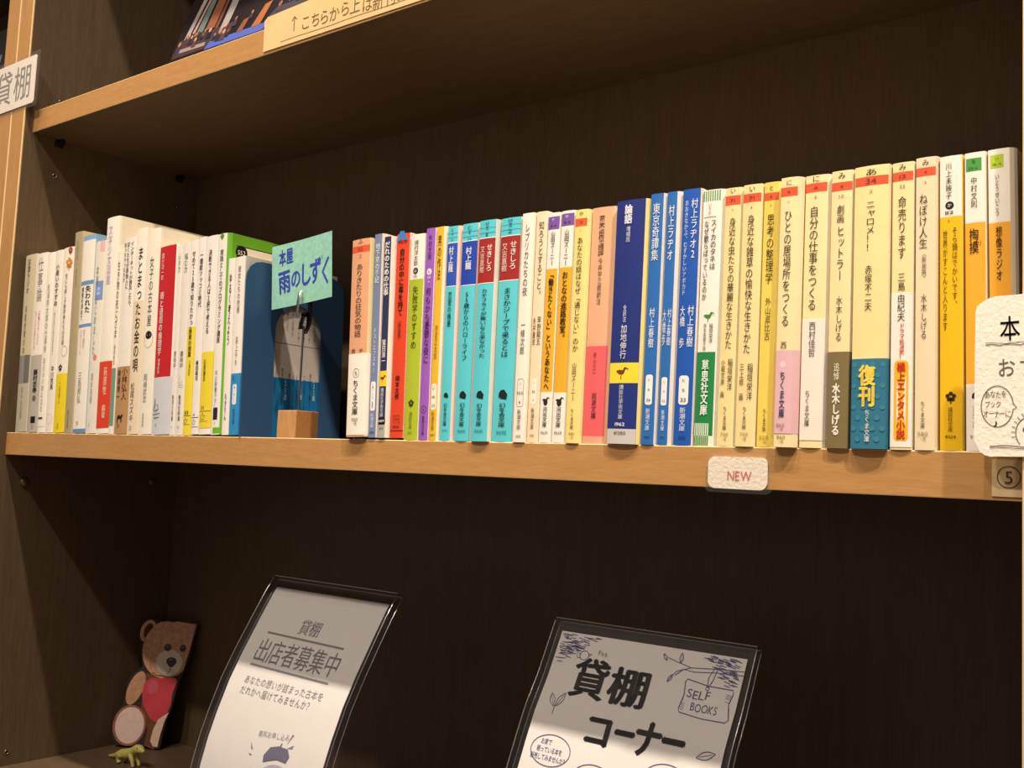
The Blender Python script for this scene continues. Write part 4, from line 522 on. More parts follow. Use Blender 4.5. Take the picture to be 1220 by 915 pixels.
def make_book(B):
    nm, label, x0, ws, wt, h, depth, lean, over, lift, col, back, bands, tx, ob, rdec = B
    t = math.radians(lean)
    z = lift + max(0.0, wt * math.sin(t)) + 0.06
    root = empty('book', (x0 / 1000, -over / 1000, z / 1000), (0, t, 0))
    tag(root, label, 'book', 'books on the lower left of the shelf' if nm[0] == 'A' else 'paperbacks in the main row')
    root['group'] = 'books left of the bookend' if nm[0] == 'A' else 'paperbacks right of the bookend'
    # jacket
    P, k0, k1, yf = profile(ws, wt, depth, 0.0)
    mb = MB()
    lv = [h]; mats = []
    if bands:
        for v, c in bands[:-1]: lv.append(v); mats.append(c)
        lv.append(0.0); mats.append(bands[-1][1])
    else: lv.append(0.0); mats.append(col)
    lv = lv[::-1]; mats = [cover(c) for c in mats[::-1]]
    shell(mb, P, k0, k1, lv, mats, cover(back), cover(back), 0.3)
    if nm == 'A7':   # blue upper edge of the back cover
        pass
    decor(mb, tx, ws, yf, 0.0, h)
    if rdec:
        def rm(k):
            def mp(y, v): return ((wt + k) / 1000, y / 1000, v / 1000)
            return mp
        for e in rdec:
            if e[0] == 'rect': flat(mb, [(e[1], e[3]), (e[2], e[3]), (e[2], e[4]), (e[1], e[4])], e[5], rm(0.06))
            elif e[0] == 'disc': flat(mb, disc(e[1], e[2], e[3], e[3]), e[4], rm(0.1))
            elif e[0] == 'text': htext(mb, e[4], e[1], e[2], e[3], e[5], rm(0.14))
            elif e[0] == 't4': htext(mb, '1130602', e[1] + e[3] / 2, e[2], e[3] * .6, e[5], rm(0.1), hh=e[4] * 1.6)
            elif e[0] == 'vt': vtext(mb, '十二月の新しい本を読んで書く人へ日々'[:max(6, int((e[3] - e[4]) / 2.6))], e[1], e[4], e[3], e[5], e[6], rm(0.1))
    mb.build('cover', root)
    # page block
    pb = MB(); i0, i1 = 0.45, wt - 0.45
    top, bot = h - 0.9, 0.9
    yy = [yf(0.5) + 1.0, 0.6 + yf(ws / 2), yf(ws) + 1.0]
    pl = [(i0, depth - 0.8), (i0, yy[0] + 1.6), (ws * .25, yf(ws * .25) + .6), (ws * .75, yf(ws * .75) + .6), (i1 - .1, yy[2] + 3.0), (i1, depth - 0.8)]
    fr = [(p[0] / 1000, p[1] / 1000, top / 1000) for p in pl]; bk = [(p[0] / 1000, p[1] / 1000, bot / 1000) for p in pl]
    pb.slab(fr[::-1], bk[::-1], PAGES); pb.build('page_block', root)
    if ob:
        v0, v1, c, cb, otx = ob
        P2, a0, a1, yf2 = profile(ws, wt, depth - 0.5, 0.17)
        om = MB(); shell(om, P2, a0, a1, [max(v0, 0.02), v1], [cover(c)], cover(cb), cover(cb), 0.1)
        decor(om, otx, ws, yf2, 0.17, h)
        if nm == 'A22':
            def mp(y, v): return ((wt + 0.25) / 1000, y / 1000, v / 1000)
            for s_, y_, c_, w_, a_, z_ in (('リオ25歳', 47, 'e8f0f4', 3.2, 62, 32), ('チカ22歳', 64, 'e8f0f4', 3.2, 60, 34), ('ユズ22歳', 79, 'e8f0f4', 3.2, 60, 34),
                                 ('彼女たちはこの街でいま何を思い', 43.2, '123a58', 2.2, 60, 4), ('暮らしているのか彼女たちは', 51, '123a58', 2.2, 56, 6), ('この街でいま何を思い暮らして', 55.4, '123a58', 2.2, 58, 6), ('いるのか彼女たちは', 59.6, '123a58', 2.2, 56, 18), ('この街でいま', 68, '123a58', 2.2, 56, 24), ('何を思い暮らしている', 74.5, '123a58', 2.2, 58, 10)):
                vtext(om, s_, y_, z_, a_, w_, c_, mp)
        tag(om.build('paper_band', root), None)
    return root
for B in BOOKS: make_book(B)

# ------------------------------------------------------------------ bookends
def bookend(name, label, x, side, y0, y1, h, opening):
    """pressed steel plate standing along the depth of the shelf; its foot runs off to one side under the books"""
    root = empty(name, (x, 0, 0)); tag(root, label, 'bookend')
    r = 0.016; th = 0.0011
    out = [(y0, 0.0003), (y0, h - r)] + [(y0 + r - r * math.cos(a), h - r + r * math.sin(a)) for a in [math.radians(15 * i) for i in range(1, 6)]] + [(y0 + r, h), (y1 - r, h)] + \
          [(y1 - r + r * math.sin(a), h - r + r * math.cos(a)) for a in [math.radians(15 * i) for i in range(1, 6)]] + [(y1, h - r), (y1, 0.0003)]
    b = MB()
    if opening:
        a0, a1, top, ra = opening; ra = (a1 - a0) / 2; cy = (a0 + a1) / 2
        inn = [(a0, 0.0003), (a0, top - ra)] + [(cy - ra * math.cos(math.radians(15 * i)), top - ra + ra * math.sin(math.radians(15 * i))) for i in range(1, 12)] + [(a1, top - ra), (a1, 0.0003)]
        n = len(out); m2 = len(inn)
        # bridge the outline to the arch, left leg .. right leg
        def samp(P, t):
            L = [0]
            for i in range(len(P) - 1): L.append(L[-1] + math.dist(P[i], P[i + 1]))
            q = t * L[-1]
            for i in range(len(P) - 1):
                if q <= L[i + 1] + 1e-12:
                    k = (q - L[i]) / (L[i + 1] - L[i]) if L[i + 1] > L[i] else 0
                    return (P[i][0] + (P[i + 1][0] - P[i][0]) * k, P[i][1] + (P[i + 1][1] - P[i][1]) * k)
            return P[-1]
        N = 60
        A = [samp(out, i / N) for i in range(N + 1)]; I = [samp(inn, i / N) for i in range(N + 1)]
        for sx, flip in ((0, 0), (th, 1)):
            vs = [(sx, p[0], p[1]) for p in A] + [(sx, p[0], p[1]) for p in I]
            b.add(vs, [((i, i + 1, i + N + 2, i + N + 1) if not flip else (i + N + 1, i + N + 2, i + 1, i)) for i in range(N)], STEEL_BLUE)
        for Q in (A, I):
            vs = [(0, p[0], p[1]) for p in Q] + [(th, p[0], p[1]) for p in Q]
            b.add(vs, [(i, i + 1, i + N + 2, i + N + 1) for i in range(N)], STEEL_BLUE)
    else:
        b.slab([(0, p[0], p[1]) for p in out], [(th, p[0], p[1]) for p in out], STEEL_BLUE)
    up = b.build('upright_plate', root)
    if opening: up.rotation_euler = (0, math.radians(-2.0), 0)
    f = MB(); 
    if side < 0: f.box(-0.068, 0.0, y0 + 0.031 if opening else y0 + .002, y1 - 0.022, 0.0002, 0.0010, STEEL_BLUE)
    else: f.box(th, 0.062, y0 + 0.003, y1 - 0.01, 0.0002, 0.0010, STEEL_BLUE)
    f.build('foot_plate', root)
    return root
A22 = BOOKS[[b_[0] for b_ in BOOKS].index('A22')]
bookend('bookend', 'blue steel bookend with an arched cut-out, behind the wooden block clip stand', 0.3893, -1, -0.001, 0.1085, 0.1485, (0.0315, 0.083, 0.117, 0.026))
bookend('bookend', 'second blue bookend, foot plate showing as a dark line under the salmon paperback', 0.5105, 1, 0.012, 0.100, 0.135, None)

# ------------------------------------------------------------------ clip stand and the mint card it holds
cs = empty('clip_stand', (0.4348, 0.0215, 0.0)); tag(cs, 'small wooden block with a wire and crocodile clip holding up the mint card', 'clip stand')
b = MB(); s = 0.0115
b.box(-s, s, -s, s, 0.0002, 0.0225, CUBE_W, 0.0005)
for i, f in enumerate(b.f):
    xs = [b.v[k][0] for k in f]
    if min(xs) > s - 0.0006: b.mi[i] = b.m(CUBE_E)
b.build('wooden_block', cs)
b = MB(); b.tube([(0, 0, 0.022), (0, 0, 0.092)], 0.00085, pmat('8d8880', 0.3, 1.0, 0.5, 0), 10); b.build('wire', cs)
cl = MB()
def jaw(mb, pts, w, th, mat):
    """folded sheet jaw: a strip of width w along the 2D (y, z) points"""
    vs = []
    for i, (y, z) in enumerate(pts):
        k = w[i] if isinstance(w, (list, tuple)) else w
        vs += [(-k, y, z), (-k * .6, y - th, z), (k * .6, y - th, z), (k, y, z)]
    n = len(pts)
    mb.add(vs, [(4 * i + a, 4 * i + a + 1, 4 * i + a + 5, 4 * i + a + 4) for i in range(n - 1) for a in range(3)], mat, True)
    mb.add(vs, [(0, 1, 2, 3)[::-1], tuple(4 * (n - 1) + a for a in range(4))], mat)
jaw(cl, [(-0.0006, 0.1215), (-0.0022, 0.1195), (-0.0032, 0.112), (-0.0036, 0.104), (-0.0030, 0.0985)], [.0011, .0014, .0016, .0017, .0013], 0.0008, METAL)
cl.v = [(x - 0.0047, y, z) for x, y, z in cl.v]
tag(cl.build('front_jaw', cs), 'bright metal front jaw')
c2 = MB()
jaw(c2, [(0.0048, 0.120), (0.0052, 0.112), (0.0055, 0.103), (0.005, 0.094), (0.002, 0.086)], [.0016, .0024, .003, .003, .002], -0.0012, pmat('3a3733', 0.25, 1.0, 0.5, 0))
c2.tube([(-0.0026, 0.0010, 0.1015), (0.0026, 0.0010, 0.1015)], 0.0022, pmat('2a2826', 0.25, 1.0, 0.5, 0), 12)
jaw(c2, [(-0.001, 0.0995), (-0.0025, 0.094), (-0.0032, 0.089)], [.0022, .0026, .0024], 0.001, pmat('2a2826', 0.25, 1.0, 0.5, 0))
tag(c2.build('rear_jaw', cs), 'dark rear jaw with spring')
# mint card: a sheet in the clip, slightly tilted
mroot_o = Vector((0.3932, 0.0212, 0.1080)); mu = Vector((0.0737, 0, 0.0061)).normalized(); mv = Vector((-0.0061, 0, 0.0737)).normalized()
MW, MH = 0.0738, 0.0542
def mcard(k):
    def mp(u, v):
        bend = 0.0012 * math.sin(u / MW * math.pi)
        q = mroot_o + mu * u + mv * v; return (q.x, q.y - k + bend, q.z)
    return mp
b = MB(); MINT = pmat('93cbb8', 0.85, 0, 0.1, 0.10, 260); N = 10
for k, fl in ((0.0, 0), (-0.0004, 1)):
    mp = mcard(k); vs = [mp(MW * i / N, v) for i in range(N + 1) for v in (0, MH)]
    b.add(vs, [(2 * i, 2 * i + 2, 2 * i + 3, 2 * i + 1) if not fl else (2 * i + 1, 2 * i + 3, 2 * i + 2, 2 * i) for i in range(N)], MINT)
E_ = [(MW * i / N, 0) for i in range(N + 1)] + [(MW * i / N, MH) for i in range(N, -1, -1)]
f0, f1 = mcard(0.0), mcard(-0.0004); n = len(E_)
b.add([f0(*p) for p in E_] + [f1(*p) for p in E_], [(i, (i + 1) % n, (i + 1) % n + n, i + n) for i in range(n)], MINT)
mp = mcard(0.00015)
def hand(mb, ch, cx, cy, sx, sy, col, mp, bo=0.03, rot=0.0): glyph(mb, ch, bo, cx, cy, sx, sy, ink(col), mp, False, rot)
PB = '3a48b0'
hand(b, '本', 0.0128, 0.0422, 0.0085, 0.0145, PB, mp, rot=.05); hand(b, '屋', 0.0216, 0.0430, 0.0085, 0.0145, PB, mp, rot=.05)
hand(b, '雨', 0.0155, 0.0215, 0.0150, 0.0215, PB, mp, rot=.08); hand(b, 'の', 0.0292, 0.0222, 0.0125, 0.0175, PB, mp)
hand(b, 'し', 0.0412, 0.0238, 0.0150, 0.0215, PB, mp); hand(b, 'ず', 0.0535, 0.0245, 0.0150, 0.0230, PB, mp)
stroke(b, [(0.0698, 0.0335), (0.0625, 0.0225), (0.0688, 0.0125)], 0.0022, PB, mp)
stroke(b, [(0.0582, 0.0352), (0.0590, 0.0322)], 0.0012, '2f9fae', mp); stroke(b, [(0.0612, 0.0362), (0.0620, 0.0332)], 0.0012, '2f9fae', mp)
tag(b.build('mint_card'), 'mint green card hand lettered in blue marker, held in the crocodile clip', 'card')

# ------------------------------------------------------------------ labels on the shelf edges
LAMI = bpy.data.materials.new('laminate_film'); LAMI.use_nodes = True
_nt = LAMI.node_tree; _nt.nodes.clear()
_o = _nt.nodes.new('ShaderNodeOutputMaterial'); _x = _nt.nodes.new('ShaderNodeMixShader'); _t = _nt.nodes.new('ShaderNodeBsdfTransparent'); _g = _nt.nodes.new('ShaderNodeBsdfGlossy'); _d = _nt.nodes.new('ShaderNodeBsdfDiffuse'); _x2 = _nt.nodes.new('ShaderNodeMixShader')
_t.inputs[0].default_value = (0.99, 0.985, 0.98, 1); _g.inputs['Roughness'].default_value = 0.15; _d.inputs[0].default_value = (0.7, 0.66, 0.62, 1)
_x2.inputs[0].default_value = 0.5; _x.inputs[0].default_value = 0.035
_nt.links.new(_g.outputs[0], _x2.inputs[1]); _nt.links.new(_d.outputs[0], _x2.inputs[2]); _nt.links.new(_t.outputs[0], _x.inputs[1]); _nt.links.new(_x2.outputs[0], _x.inputs[2]); _nt.links.new(_x.outputs[0], _o.inputs[0])
def textured_paper(h, strength=0.6, scale=420):
    m = pmat(h, 0.85, 0, 0.1, 0.03, 500).copy(); nt = m.node_tree
    tc = nt.nodes.new('ShaderNodeTexCoord'); nz = nt.nodes.new('ShaderNodeTexNoise'); nz.inputs['Scale'].default_value = scale; nz.inputs['Detail'].default_value = 3
    bp = nt.nodes.new('ShaderNodeBump'); bp.inputs['Strength'].default_value = strength; bp.inputs['Distance'].default_value = 0.0008
    nt.links.new(tc.outputs['Object'], nz.inputs['Vector']); nt.links.new(nz.outputs['Fac'], bp.inputs['Height']); nt.links.new(bp.outputs['Normal'], nt.nodes['Principled BSDF'].inputs['Normal'])
    return m
ROUGHP = textured_paper('f0e8d8', 0.35, 600)
def sheet(mb, pts, y, th, mat):
    """card lying in an x-z plane; y = its front face"""
    mb.slab([(p[0], y, p[1]) for p in pts], [(p[0], y + th, p[1]) for p in pts], mat)
def fmap(y):
    def mp(x, z): return (x, y, z)
    return mp
# NEW tag
t = empty('shelf_tag', (0.8315, 0, -0.0145)); tag(t, 'small white rounded tag reading NEW in red on the shelf edge', 'tag')
b = MB(); sheet(b, [(x, z) for x, z in rrect(-0.0178, 0.0178, -0.0090, 0.0088, 0.0042)], -0.0011, 0.0008, ROUGHP)
htext(b, 'NEW', 0.0015, -0.0015, 0.0150, 'cf6f66', fmap(-0.0013), 0.0, hh=0.0076); b.build('paper', t)
b = MB(); sheet(b, rrect(-0.0200, 0.0215, -0.0112, 0.0120, 0.0045), -0.0018, 0.0002, LAMI); tag(b.build('laminate', t), 'clear laminate film')
t.rotation_euler = (0, math.radians(0.3), 0)
# number tag
b = MB(); KRAFT = pmat('dfc594', 0.6, 0, 0.3, 0.04, 300)
sheet(b, rrect(0.9628, 0.9766, -0.0212, -0.0036, 0.0003), -0.0006, 0.0004, KRAFT)
ringf(b, 0.9703, -0.0119, 0.0053, 0.0053, 0.00045, '5a4430', fmap(-0.00075), 28)
glyph(b, '5', 0.0, 0.9703, -0.0119, 0.0085, 0.0085, ink('5a4430'), fmap(-0.0008))
tag(b.build('shelf_tag'), 'square beige tag with a circled 5 on the shelf edge', 'tag')
# laminated tag on the uprights
t = empty('shelf_tag', (-0.02, FRONT, 0.376)); tag(t, 'laminated white tag with large thin grey characters across the two uprights', 'tag')
b = MB(); sheet(b, rrect(-0.070, 0.0398, -0.0268, 0.0258, 0.003), -0.0012, 0.0005, pmat('f0e8dc', 0.5, 0, 0.3, 0.02))
for ch, cx in (('貸', -0.0285), ('棚', 0.0128)): glyph(b, ch, 0.0, cx, -0.0008, 0.039, 0.041, ink('8f8c8c'), fmap(-0.0014))
b.build('paper', t)
b = MB(); sheet(b, rrect(-0.075, 0.0465, -0.0310, 0.0300, 0.0025), -0.0018, 0.0002, LAMI); sheet(b, rrect(-0.075, 0.0465, -0.0310, 0.0300, 0.0025), -0.0005, 0.0002, LAMI)
tag(b.build('laminate', t), 'clear laminate film')
# cream paper label on the upper shelf edge
b = MB(); CREAMP = pmat('e3c48c', 0.7, 0, 0.2, 0.06, 40)
def arrow(): 
    stroke(b, [(0.4262, 0.3350), (0.4262, 0.3470)], 0.0009, '77663f', mp); stroke(b, [(0.4232, 0.3440), (0.4262, 0.3472), (0.4292, 0.3442)], 0.0009, '77663f', mp)
pts = [(0.3876, 0.3254), (0.70, 0.3240), (0.70, 0.3545), (0.520, 0.3562), (0.450, 0.3572), (0.391, 0.3553), (0.3868, 0.3525)]
sheet(b, pts, -0.0008, 0.0005, CREAMP)
mp = fmap(-0.00095)
for ch, x, z in zip('↑こちらから上は新刊コーナーです', [0.4266, 0.4405, 0.4526, 0.4631, 0.4747, 0.4872, 0.4985, 0.5121, 0.5241, 0.537, 0.549, 0.561, 0.573, 0.585, 0.597, 0.609], [0.3408, 0.3385, 0.3380, 0.3375, 0.3374, 0.3384, 0.338, 0.336] + [0.3345] * 8):
    glyph(b, ch, 0.0, x, z, 0.0125, 0.0135, ink('77663f'), mp) if ch != '↑' else arrow()
stroke(b, [(0.41 + 0.02 * i, 0.3292 + 0.0003 * math.sin(i * 1.7)) for i in range(14)], 0.0005, '8a7850', mp)
tag(b.build('paper_label'), 'long cream paper label with brown lettering taped along the upper shelf edge', 'label')
# rough white card in front of the right upright
b = MB()
CARDW = textured_paper('f3ecdc', 0.35, 420)
out = rrect(0.9577, 1.055, -0.0030, 0.0728, 0.009, 6)
out = [(x + 0.0003 * math.sin(i * 2.1), z + 0.00035 * math.sin(i * 1.3) + 0.04 * (x - 0.9577) * .3) for i, (x, z) in enumerate(out)]
sheet(b, out, -0.0119, 0.0012, CARDW)
mp = fmap(-0.01205); INKC = '6a6258'
glyph(b, '本', 0.006, 0.9731, 0.0572, 0.0092, 0.0125, ink(INKC), mp, rot=.03); glyph(b, '棚', 0.02, 0.9850, 0.0575, 0.0098, 0.0115, ink(INKC), mp)
glyph(b, 'の', 0.02, 0.996, 0.0575, 0.0098, 0.0115, ink(INKC), mp)
stroke(b, [(0.9625 + 0.003 * i, 0.0498 + 0.0004 * math.sin(i * 2.3)) for i in range(24)], 0.0004, INKC, mp)
stroke(b, [(0.9625 + 0.003 * i, 0.0506 + 0.0003 * math.sin(i * 1.3 + 1)) for i in range(24)], 0.0003, INKC, mp)
for i, ch in enumerate('おすすめ'): glyph(b, ch, 0.0, 0.9716 + 0.0092 * i, 0.0388, 0.0084, 0.0098, ink(INKC), mp, rot=.04 * (-1) ** i)
P = [(0.9677 + 0.0070 * math.cos(a), 0.0208 + 0.0096 * math.sin(a)) for a in [math.radians(8 + 344 * i / 30) for i in range(31)]]
stroke(b, P + [(0.9762, 0.0202), P[0]], 0.0004, INKC, mp)
for row, z in (('あなたを', 0.0262), ('ブック', 0.0217), ('オーナーに', 0.0172)):
    for i, ch in enumerate(row): glyph(b, ch, 0.0, 0.9628 + 0.0024 * i + (0.0006 if len(row) < 5 else 0), z + 0.0003 * (i % 2), 0.0027, 0.0037, ink(INKC), mp)
glyph(b, '♪', 0.02, 0.9682, 0.0128, 0.004, 0.0042, ink(INKC), mp)
stroke(b, [(0.9835 + 0.0078 * math.cos(a), 0.0085 + 0.0082 * math.sin(a)) for a in [math.radians(60 + 160 * i / 16) for i in range(17)]], 0.0004, INKC, mp)
for i in range(9):
    a = math.radians(80 + 14 * i); stroke(b, [(0.9835 + 0.0082 * math.cos(a), 0.0085 + 0.0086 * math.sin(a)), (0.9835 + 0.0098 * math.cos(a), 0.0085 + 0.0106 * math.sin(a))], 0.0003, INKC, mp)
flat(b, disc(0.9795, 0.0100, 0.0009, 0.0012, 10), INKC, mp)
stroke(b, [(0.9645 + 0.004 * i, 0.0020 + 0.0006 * math.sin(i * 0.9)) for i in range(12)], 0.0004, INKC, mp)
stroke(b, [(0.9645 + 0.004 * i, 0.0012 + 0.0004 * math.sin(i * 0.7 + 1)) for i in range(12)], 0.0003, INKC, mp)
tag(b.build('message_card'), 'rough white rounded card with pen lettering and a speech bubble at the right', 'card')

# ------------------------------------------------------------------ lower shelf: two leaning acrylic holders, each with its notice
PR1 = [(.0875, -.1245), (.079, -.1365), (.0655, -.158), (.050, -.1835), (.038, -.2055), (.0275, -.230), (.020, -.2505), (.0145, -.270), (.0095, -.295), (.0065, -.320), (.005, -.3442)]
PR2 = [(.0800, -.1235), (.0725, -.1375), (.0615, -.158), (.0485, -.178), (.0400, -.195), (.0310, -.2145), (.0235, -.235), (.0165, -.260), (.0115, -.285), (.008, -.315), (.006, -.3442)]
def smap(P, x0, k):
    """u across, s down along the bent sheet, k = distance towards the reader"""
    Ls = [0]
    for a, c in zip(P[:-1], P[1:]): Ls.append(Ls[-1] + math.dist(a, c))
    NN = []
    for i in range(len(P)):
        a = P[max(i - 1, 0)]; c = P[min(i + 1, len(P) - 1)]; d = Vector((c[0] - a[0], c[1] - a[1])).normalized(); NN.append(Vector((d.y, -d.x)))
    def mp(u, s):
        i = 0
        while i < len(P) - 2 and s > Ls[i + 1]: i += 1
        t = (s - Ls[i]) / (Ls[i + 1] - Ls[i]); a, c = P[i], P[i + 1]
        nn = NN[i].lerp(NN[i + 1], max(0, min(1, t)))
        return (x0 + u, a[0] + (c[0] - a[0]) * t + nn.x * k, a[1] + (c[1] - a[1]) * t + nn.y * k)
    return mp, Ls
def strip_sheet(mb, P, x0, u0, u1, s0, s1, kf, kb, mat):
    mf, Ls = smap(P, x0, kf); mk, _ = smap(P, x0, kb)
    ss = [s0] + [l for l in Ls if s0 < l < s1] + [s1]
    # refine the bends
    rr = []
    for a, c in zip(ss[:-1], ss[1:]): rr += [a, (a + c) / 2]
    rr.append(s1); n = len(rr)
    F = [mf(u, s) for s in rr for u in (u0, u1)]; K = [mk(u, s) for s in rr for u in (u0, u1)]
    m = len(F)
    mb.add(F + K, [(2 * i, 2 * i + 2, 2 * i + 3, 2 * i + 1) for i in range(n - 1)] + [(m + 2 * i + 1, m + 2 * i + 3, m + 2 * i + 2, m + 2 * i) for i in range(n - 1)], mat, True)
    mb.add(F + K, [(2 * i, m + 2 * i, m + 2 * i + 2, 2 * i + 2) for i in range(n - 1)] + [(2 * i + 1, 2 * i + 3, m + 2 * i + 3, m + 2 * i + 1) for i in range(n - 1)] + [(0, 1, m + 1, m), (2 * n - 2, m + 2 * n - 2, m + 2 * n - 1, 2 * n - 1)], mat)
def holder(P, x0, W, label):
    root = empty('acrylic_holder', (x0 + W / 2, 0.02, LOW)); tag(root, label, 'sign holder')
    off = -Vector(root.location)
    L = smap(P, 0, 0)[1][-1]
    def fix(o): o.location = off; return o
    b = MB(); strip_sheet(b, P, x0, 0.0, W, 0.0, L - .0005, 0.0034, 0.0014, ACRYL); fix(b.build('front_sheet', root))
    b = MB(); strip_sheet(b, P, x0, 0.0, W, 0.0, L - .0005, -0.0008, -0.0028, ACRYL); fix(b.build('back_sheet', root))
    b = MB(); strip_sheet(b, P, x0, 0.0, W, -0.002, 0.0006, 0.0036, -0.0030, ACRYL)
    strip_sheet(b, P, x0, -0.0012, 0.0008, -0.002, L - .0005, 0.0036, -0.0030, ACRYL); strip_sheet(b, P, x0, W - 0.0008, W + 0.0012, -0.002, L - .0005, 0.0036, -0.0030, ACRYL)
    fix(b.build('rim', root))
    b = MB(); e1, Ls = smap(P, x0, 0.0037); e2, _ = smap(P, x0, -0.0031)
    ss = sorted(set(list(Ls[:-1]) + [(Ls[i] + Ls[i + 1]) / 2 for i in range(len(Ls) - 1)] + [L - 0.001]))
    for f in (e1, e2):
        b.tube([f(-0.001, -0.002), f(W + 0.001, -0.002)], 0.00042, POLISH, 8)
        for u in (-0.0012, W + 0.0012): b.tube([f(u, q) for q in ss], 0.00042, POLISH, 8)
    tag(fix(b.build('polished_edge', root)), 'shiny polished acrylic edge')
    b = MB(); b.box(x0, x0 + W, P[-1][0] + 0.004, P[-1][0] + 0.075, LOW + 0.0003, LOW + 0.0028, ACRYL, 0.0006); fix(b.build('base_plate', root))
    return root
NOTE = pmat('e9e4da', 0.8, 0, 0.1, 0.015, 60)
W1, X1 = 0.1515, 0.3425
holder(PR1, X1, W1, 'clear acrylic holder leaning back on the lower shelf beside the bear cut-out')
b = MB(); strip_sheet(b, PR1, X1, 0.0062, W1 - 0.0052, 0.0072, 0.2380, 0.0006, 0.0002, NOTE)
m0, _ = smap(PR1, X1, 0.00085)
mp = lambda u, v: m0(u, -v)
GR = '85827f'
glyph(b, '貸', 0.0, 0.0665, -0.0395, 0.0135, 0.0145, ink(GR), mp); glyph(b, '棚', 0.0, 0.0795, -0.0395, 0.0135, 0.0145, ink(GR), mp)
stroke(b, [(0.0250, -0.0492), (0.1210, -0.0508)], 0.0017, '8a8688', mp)
for i, ch in enumerate('出店者募集中'): glyph(b, ch, 0.0, 0.0300 + 0.0173 * i, -0.0655, 0.0178, 0.0225, ink('7d7a78'), mp)
stroke(b, [(0.0230, -0.0785), (0.1210, -0.0803)], 0.0017, '8a8688', mp)
for row, s_, ua, ub in (('あなたの想いが詰まった古本を', 0.0915, 0.0245, 0.1225), ('だれかへ届けてみませんか？', 0.1005, 0.0245, 0.1145)):
    for i, ch in enumerate(row): glyph(b, ch, 0.0, ua + (ub - ua) * (i + .5) / len(row), -s_, 0.0066, 0.0078, ink('8a8788'), mp)
for i, ch in enumerate('無料お申し込み'): glyph(b, ch, 0.0, 0.068 + 0.0052 * i, -0.1295 + .0004 * i, 0.0050, 0.0056, ink('a09c9a'), mp)
LAV = 'b9b6c4'
flat(b, disc(0.0985, -0.1640, 0.0225, 0.0160, 24), LAV, m0 and mp)
flat(b, [(0.0800, -0.1490), (0.0790, -0.1440), (0.0840, -0.1370), (0.0935, -0.1345), (0.1040, -0.1350), (0.1080, -0.1400), (0.1060, -0.1450), (0.0950, -0.1445), (0.0860, -0.1470)], '6f6c7c', lambda u, v: smap(PR1, X1, 0.0010)[0](u, -v))
stroke(b, [(0.0945, -0.1350), (0.0955, -0.1320)], 0.0014, '6f6c7c', mp)
for q in ([(0.0600, -0.1370), (0.0620, -0.1420), (0.0650, -0.1425)], [(0.0610, -0.1455), (0.0625, -0.1470), (0.0660, -0.1462)], [(0.1040, -0.1235), (0.1060, -0.1238), (0.1010, -0.1320)], [(0.1025, -0.1345), (0.1090, -0.1310), (0.1085, -0.1340)]):
    flat(b, q, '8a8792', mp)
tag(b.build('notice_sheet'), 'printed grey lettered recruiting notice inside the left acrylic holder', 'notice')
W2, X2 = 0.1500, 0.6592
holder(PR2, X2, W2, 'clear acrylic holder leaning back under the middle of the book row')
b = MB(); strip_sheet(b, PR2, X2, 0.0052, W2 - 0.0048, 0.0060, 0.2350, 0.0006, 0.0002, NOTE)
m2, _ = smap(PR2, X2, 0.00085); mp = lambda u, v: m2(u, -v)
BK = '1c1a19'; PEN = '5a5a86'
for ch, u, s_, sx, sy in (('貸', 0.0390, 0.0365, 0.0290, 0.0290), ('棚', 0.0695, 0.0375, 0.0310, 0.0270), ('コ', 0.0575, 0.0685, 0.0230, 0.0235), ('ー', 0.0770, 0.0672, 0.0170, 0.0240), ('ナ', 0.0938, 0.0672, 0.0205, 0.0255), ('ー', 0.1115, 0.0660, 0.0185, 0.0260)):
    glyph(b, ch, 0.03 if ch in '貸棚' else 0.045, u, -s_, sx, sy, ink(BK), mp)
def pen(pts, w=0.0005, c=PEN): stroke(b, [(u, -s_) for u, s_ in pts], w, c, mp)
random.seed(3)
for i in range(190):   # pen hatching in the two upper corners
    u = 0.0065 + 0.034 * random.random(); s_ = 0.0072 + 0.024 * random.random()
    if (u - 0.006) / 0.036 + (s_ - 0.007) / 0.024 < 0.85 + .1 * random.random(): pen([(u, s_), (u + 0.0045, s_ - 0.0004 + .0012 * random.random())], 0.00055)
for i in range(170):
    u = 0.1435 - 0.030 * random.random(); s_ = 0.0068 + 0.026 * random.random()
    if (0.1445 - u) / 0.032 + (s_ - 0.007) / 0.026 < 0.8 + .1 * random.random(): pen([(u - 0.004, s_), (u, s_ + 0.0008)], 0.00055)
pen([(0.0290 + 0.0035 * math.cos(a), 0.0208 + 0.0032 * math.sin(a)) for a in [math.radians(20 * i) for i in range(19)]])
pen([(0.0322, 0.0195), (0.0348, 0.0190), (0.0325, 0.0212)]); pen([(0.0262, 0.0205), (0.0225, 0.0192), (0.0240, 0.0232), (0.0268, 0.0228)])
for i, ch in enumerate('きもち'): glyph(b, ch, 0.0, 0.0400 + 0.0028 * i, -0.0172 - .0005 * i, 0.0028, 0.0038, ink(PEN), mp)
pen([(0.1455, 0.0142), (0.128, 0.0152), (0.1097, 0.0171), (0.1000, 0.0150), (0.0912, 0.0128)]); pen([(0.1455, 0.0168), (0.126, 0.0178), (0.112, 0.0195), (0.1045, 0.0188), (0.0994, 0.0237)])
pen([(0.1090, 0.0172), (0.1000, 0.0208), (0.0975, 0.0242)])
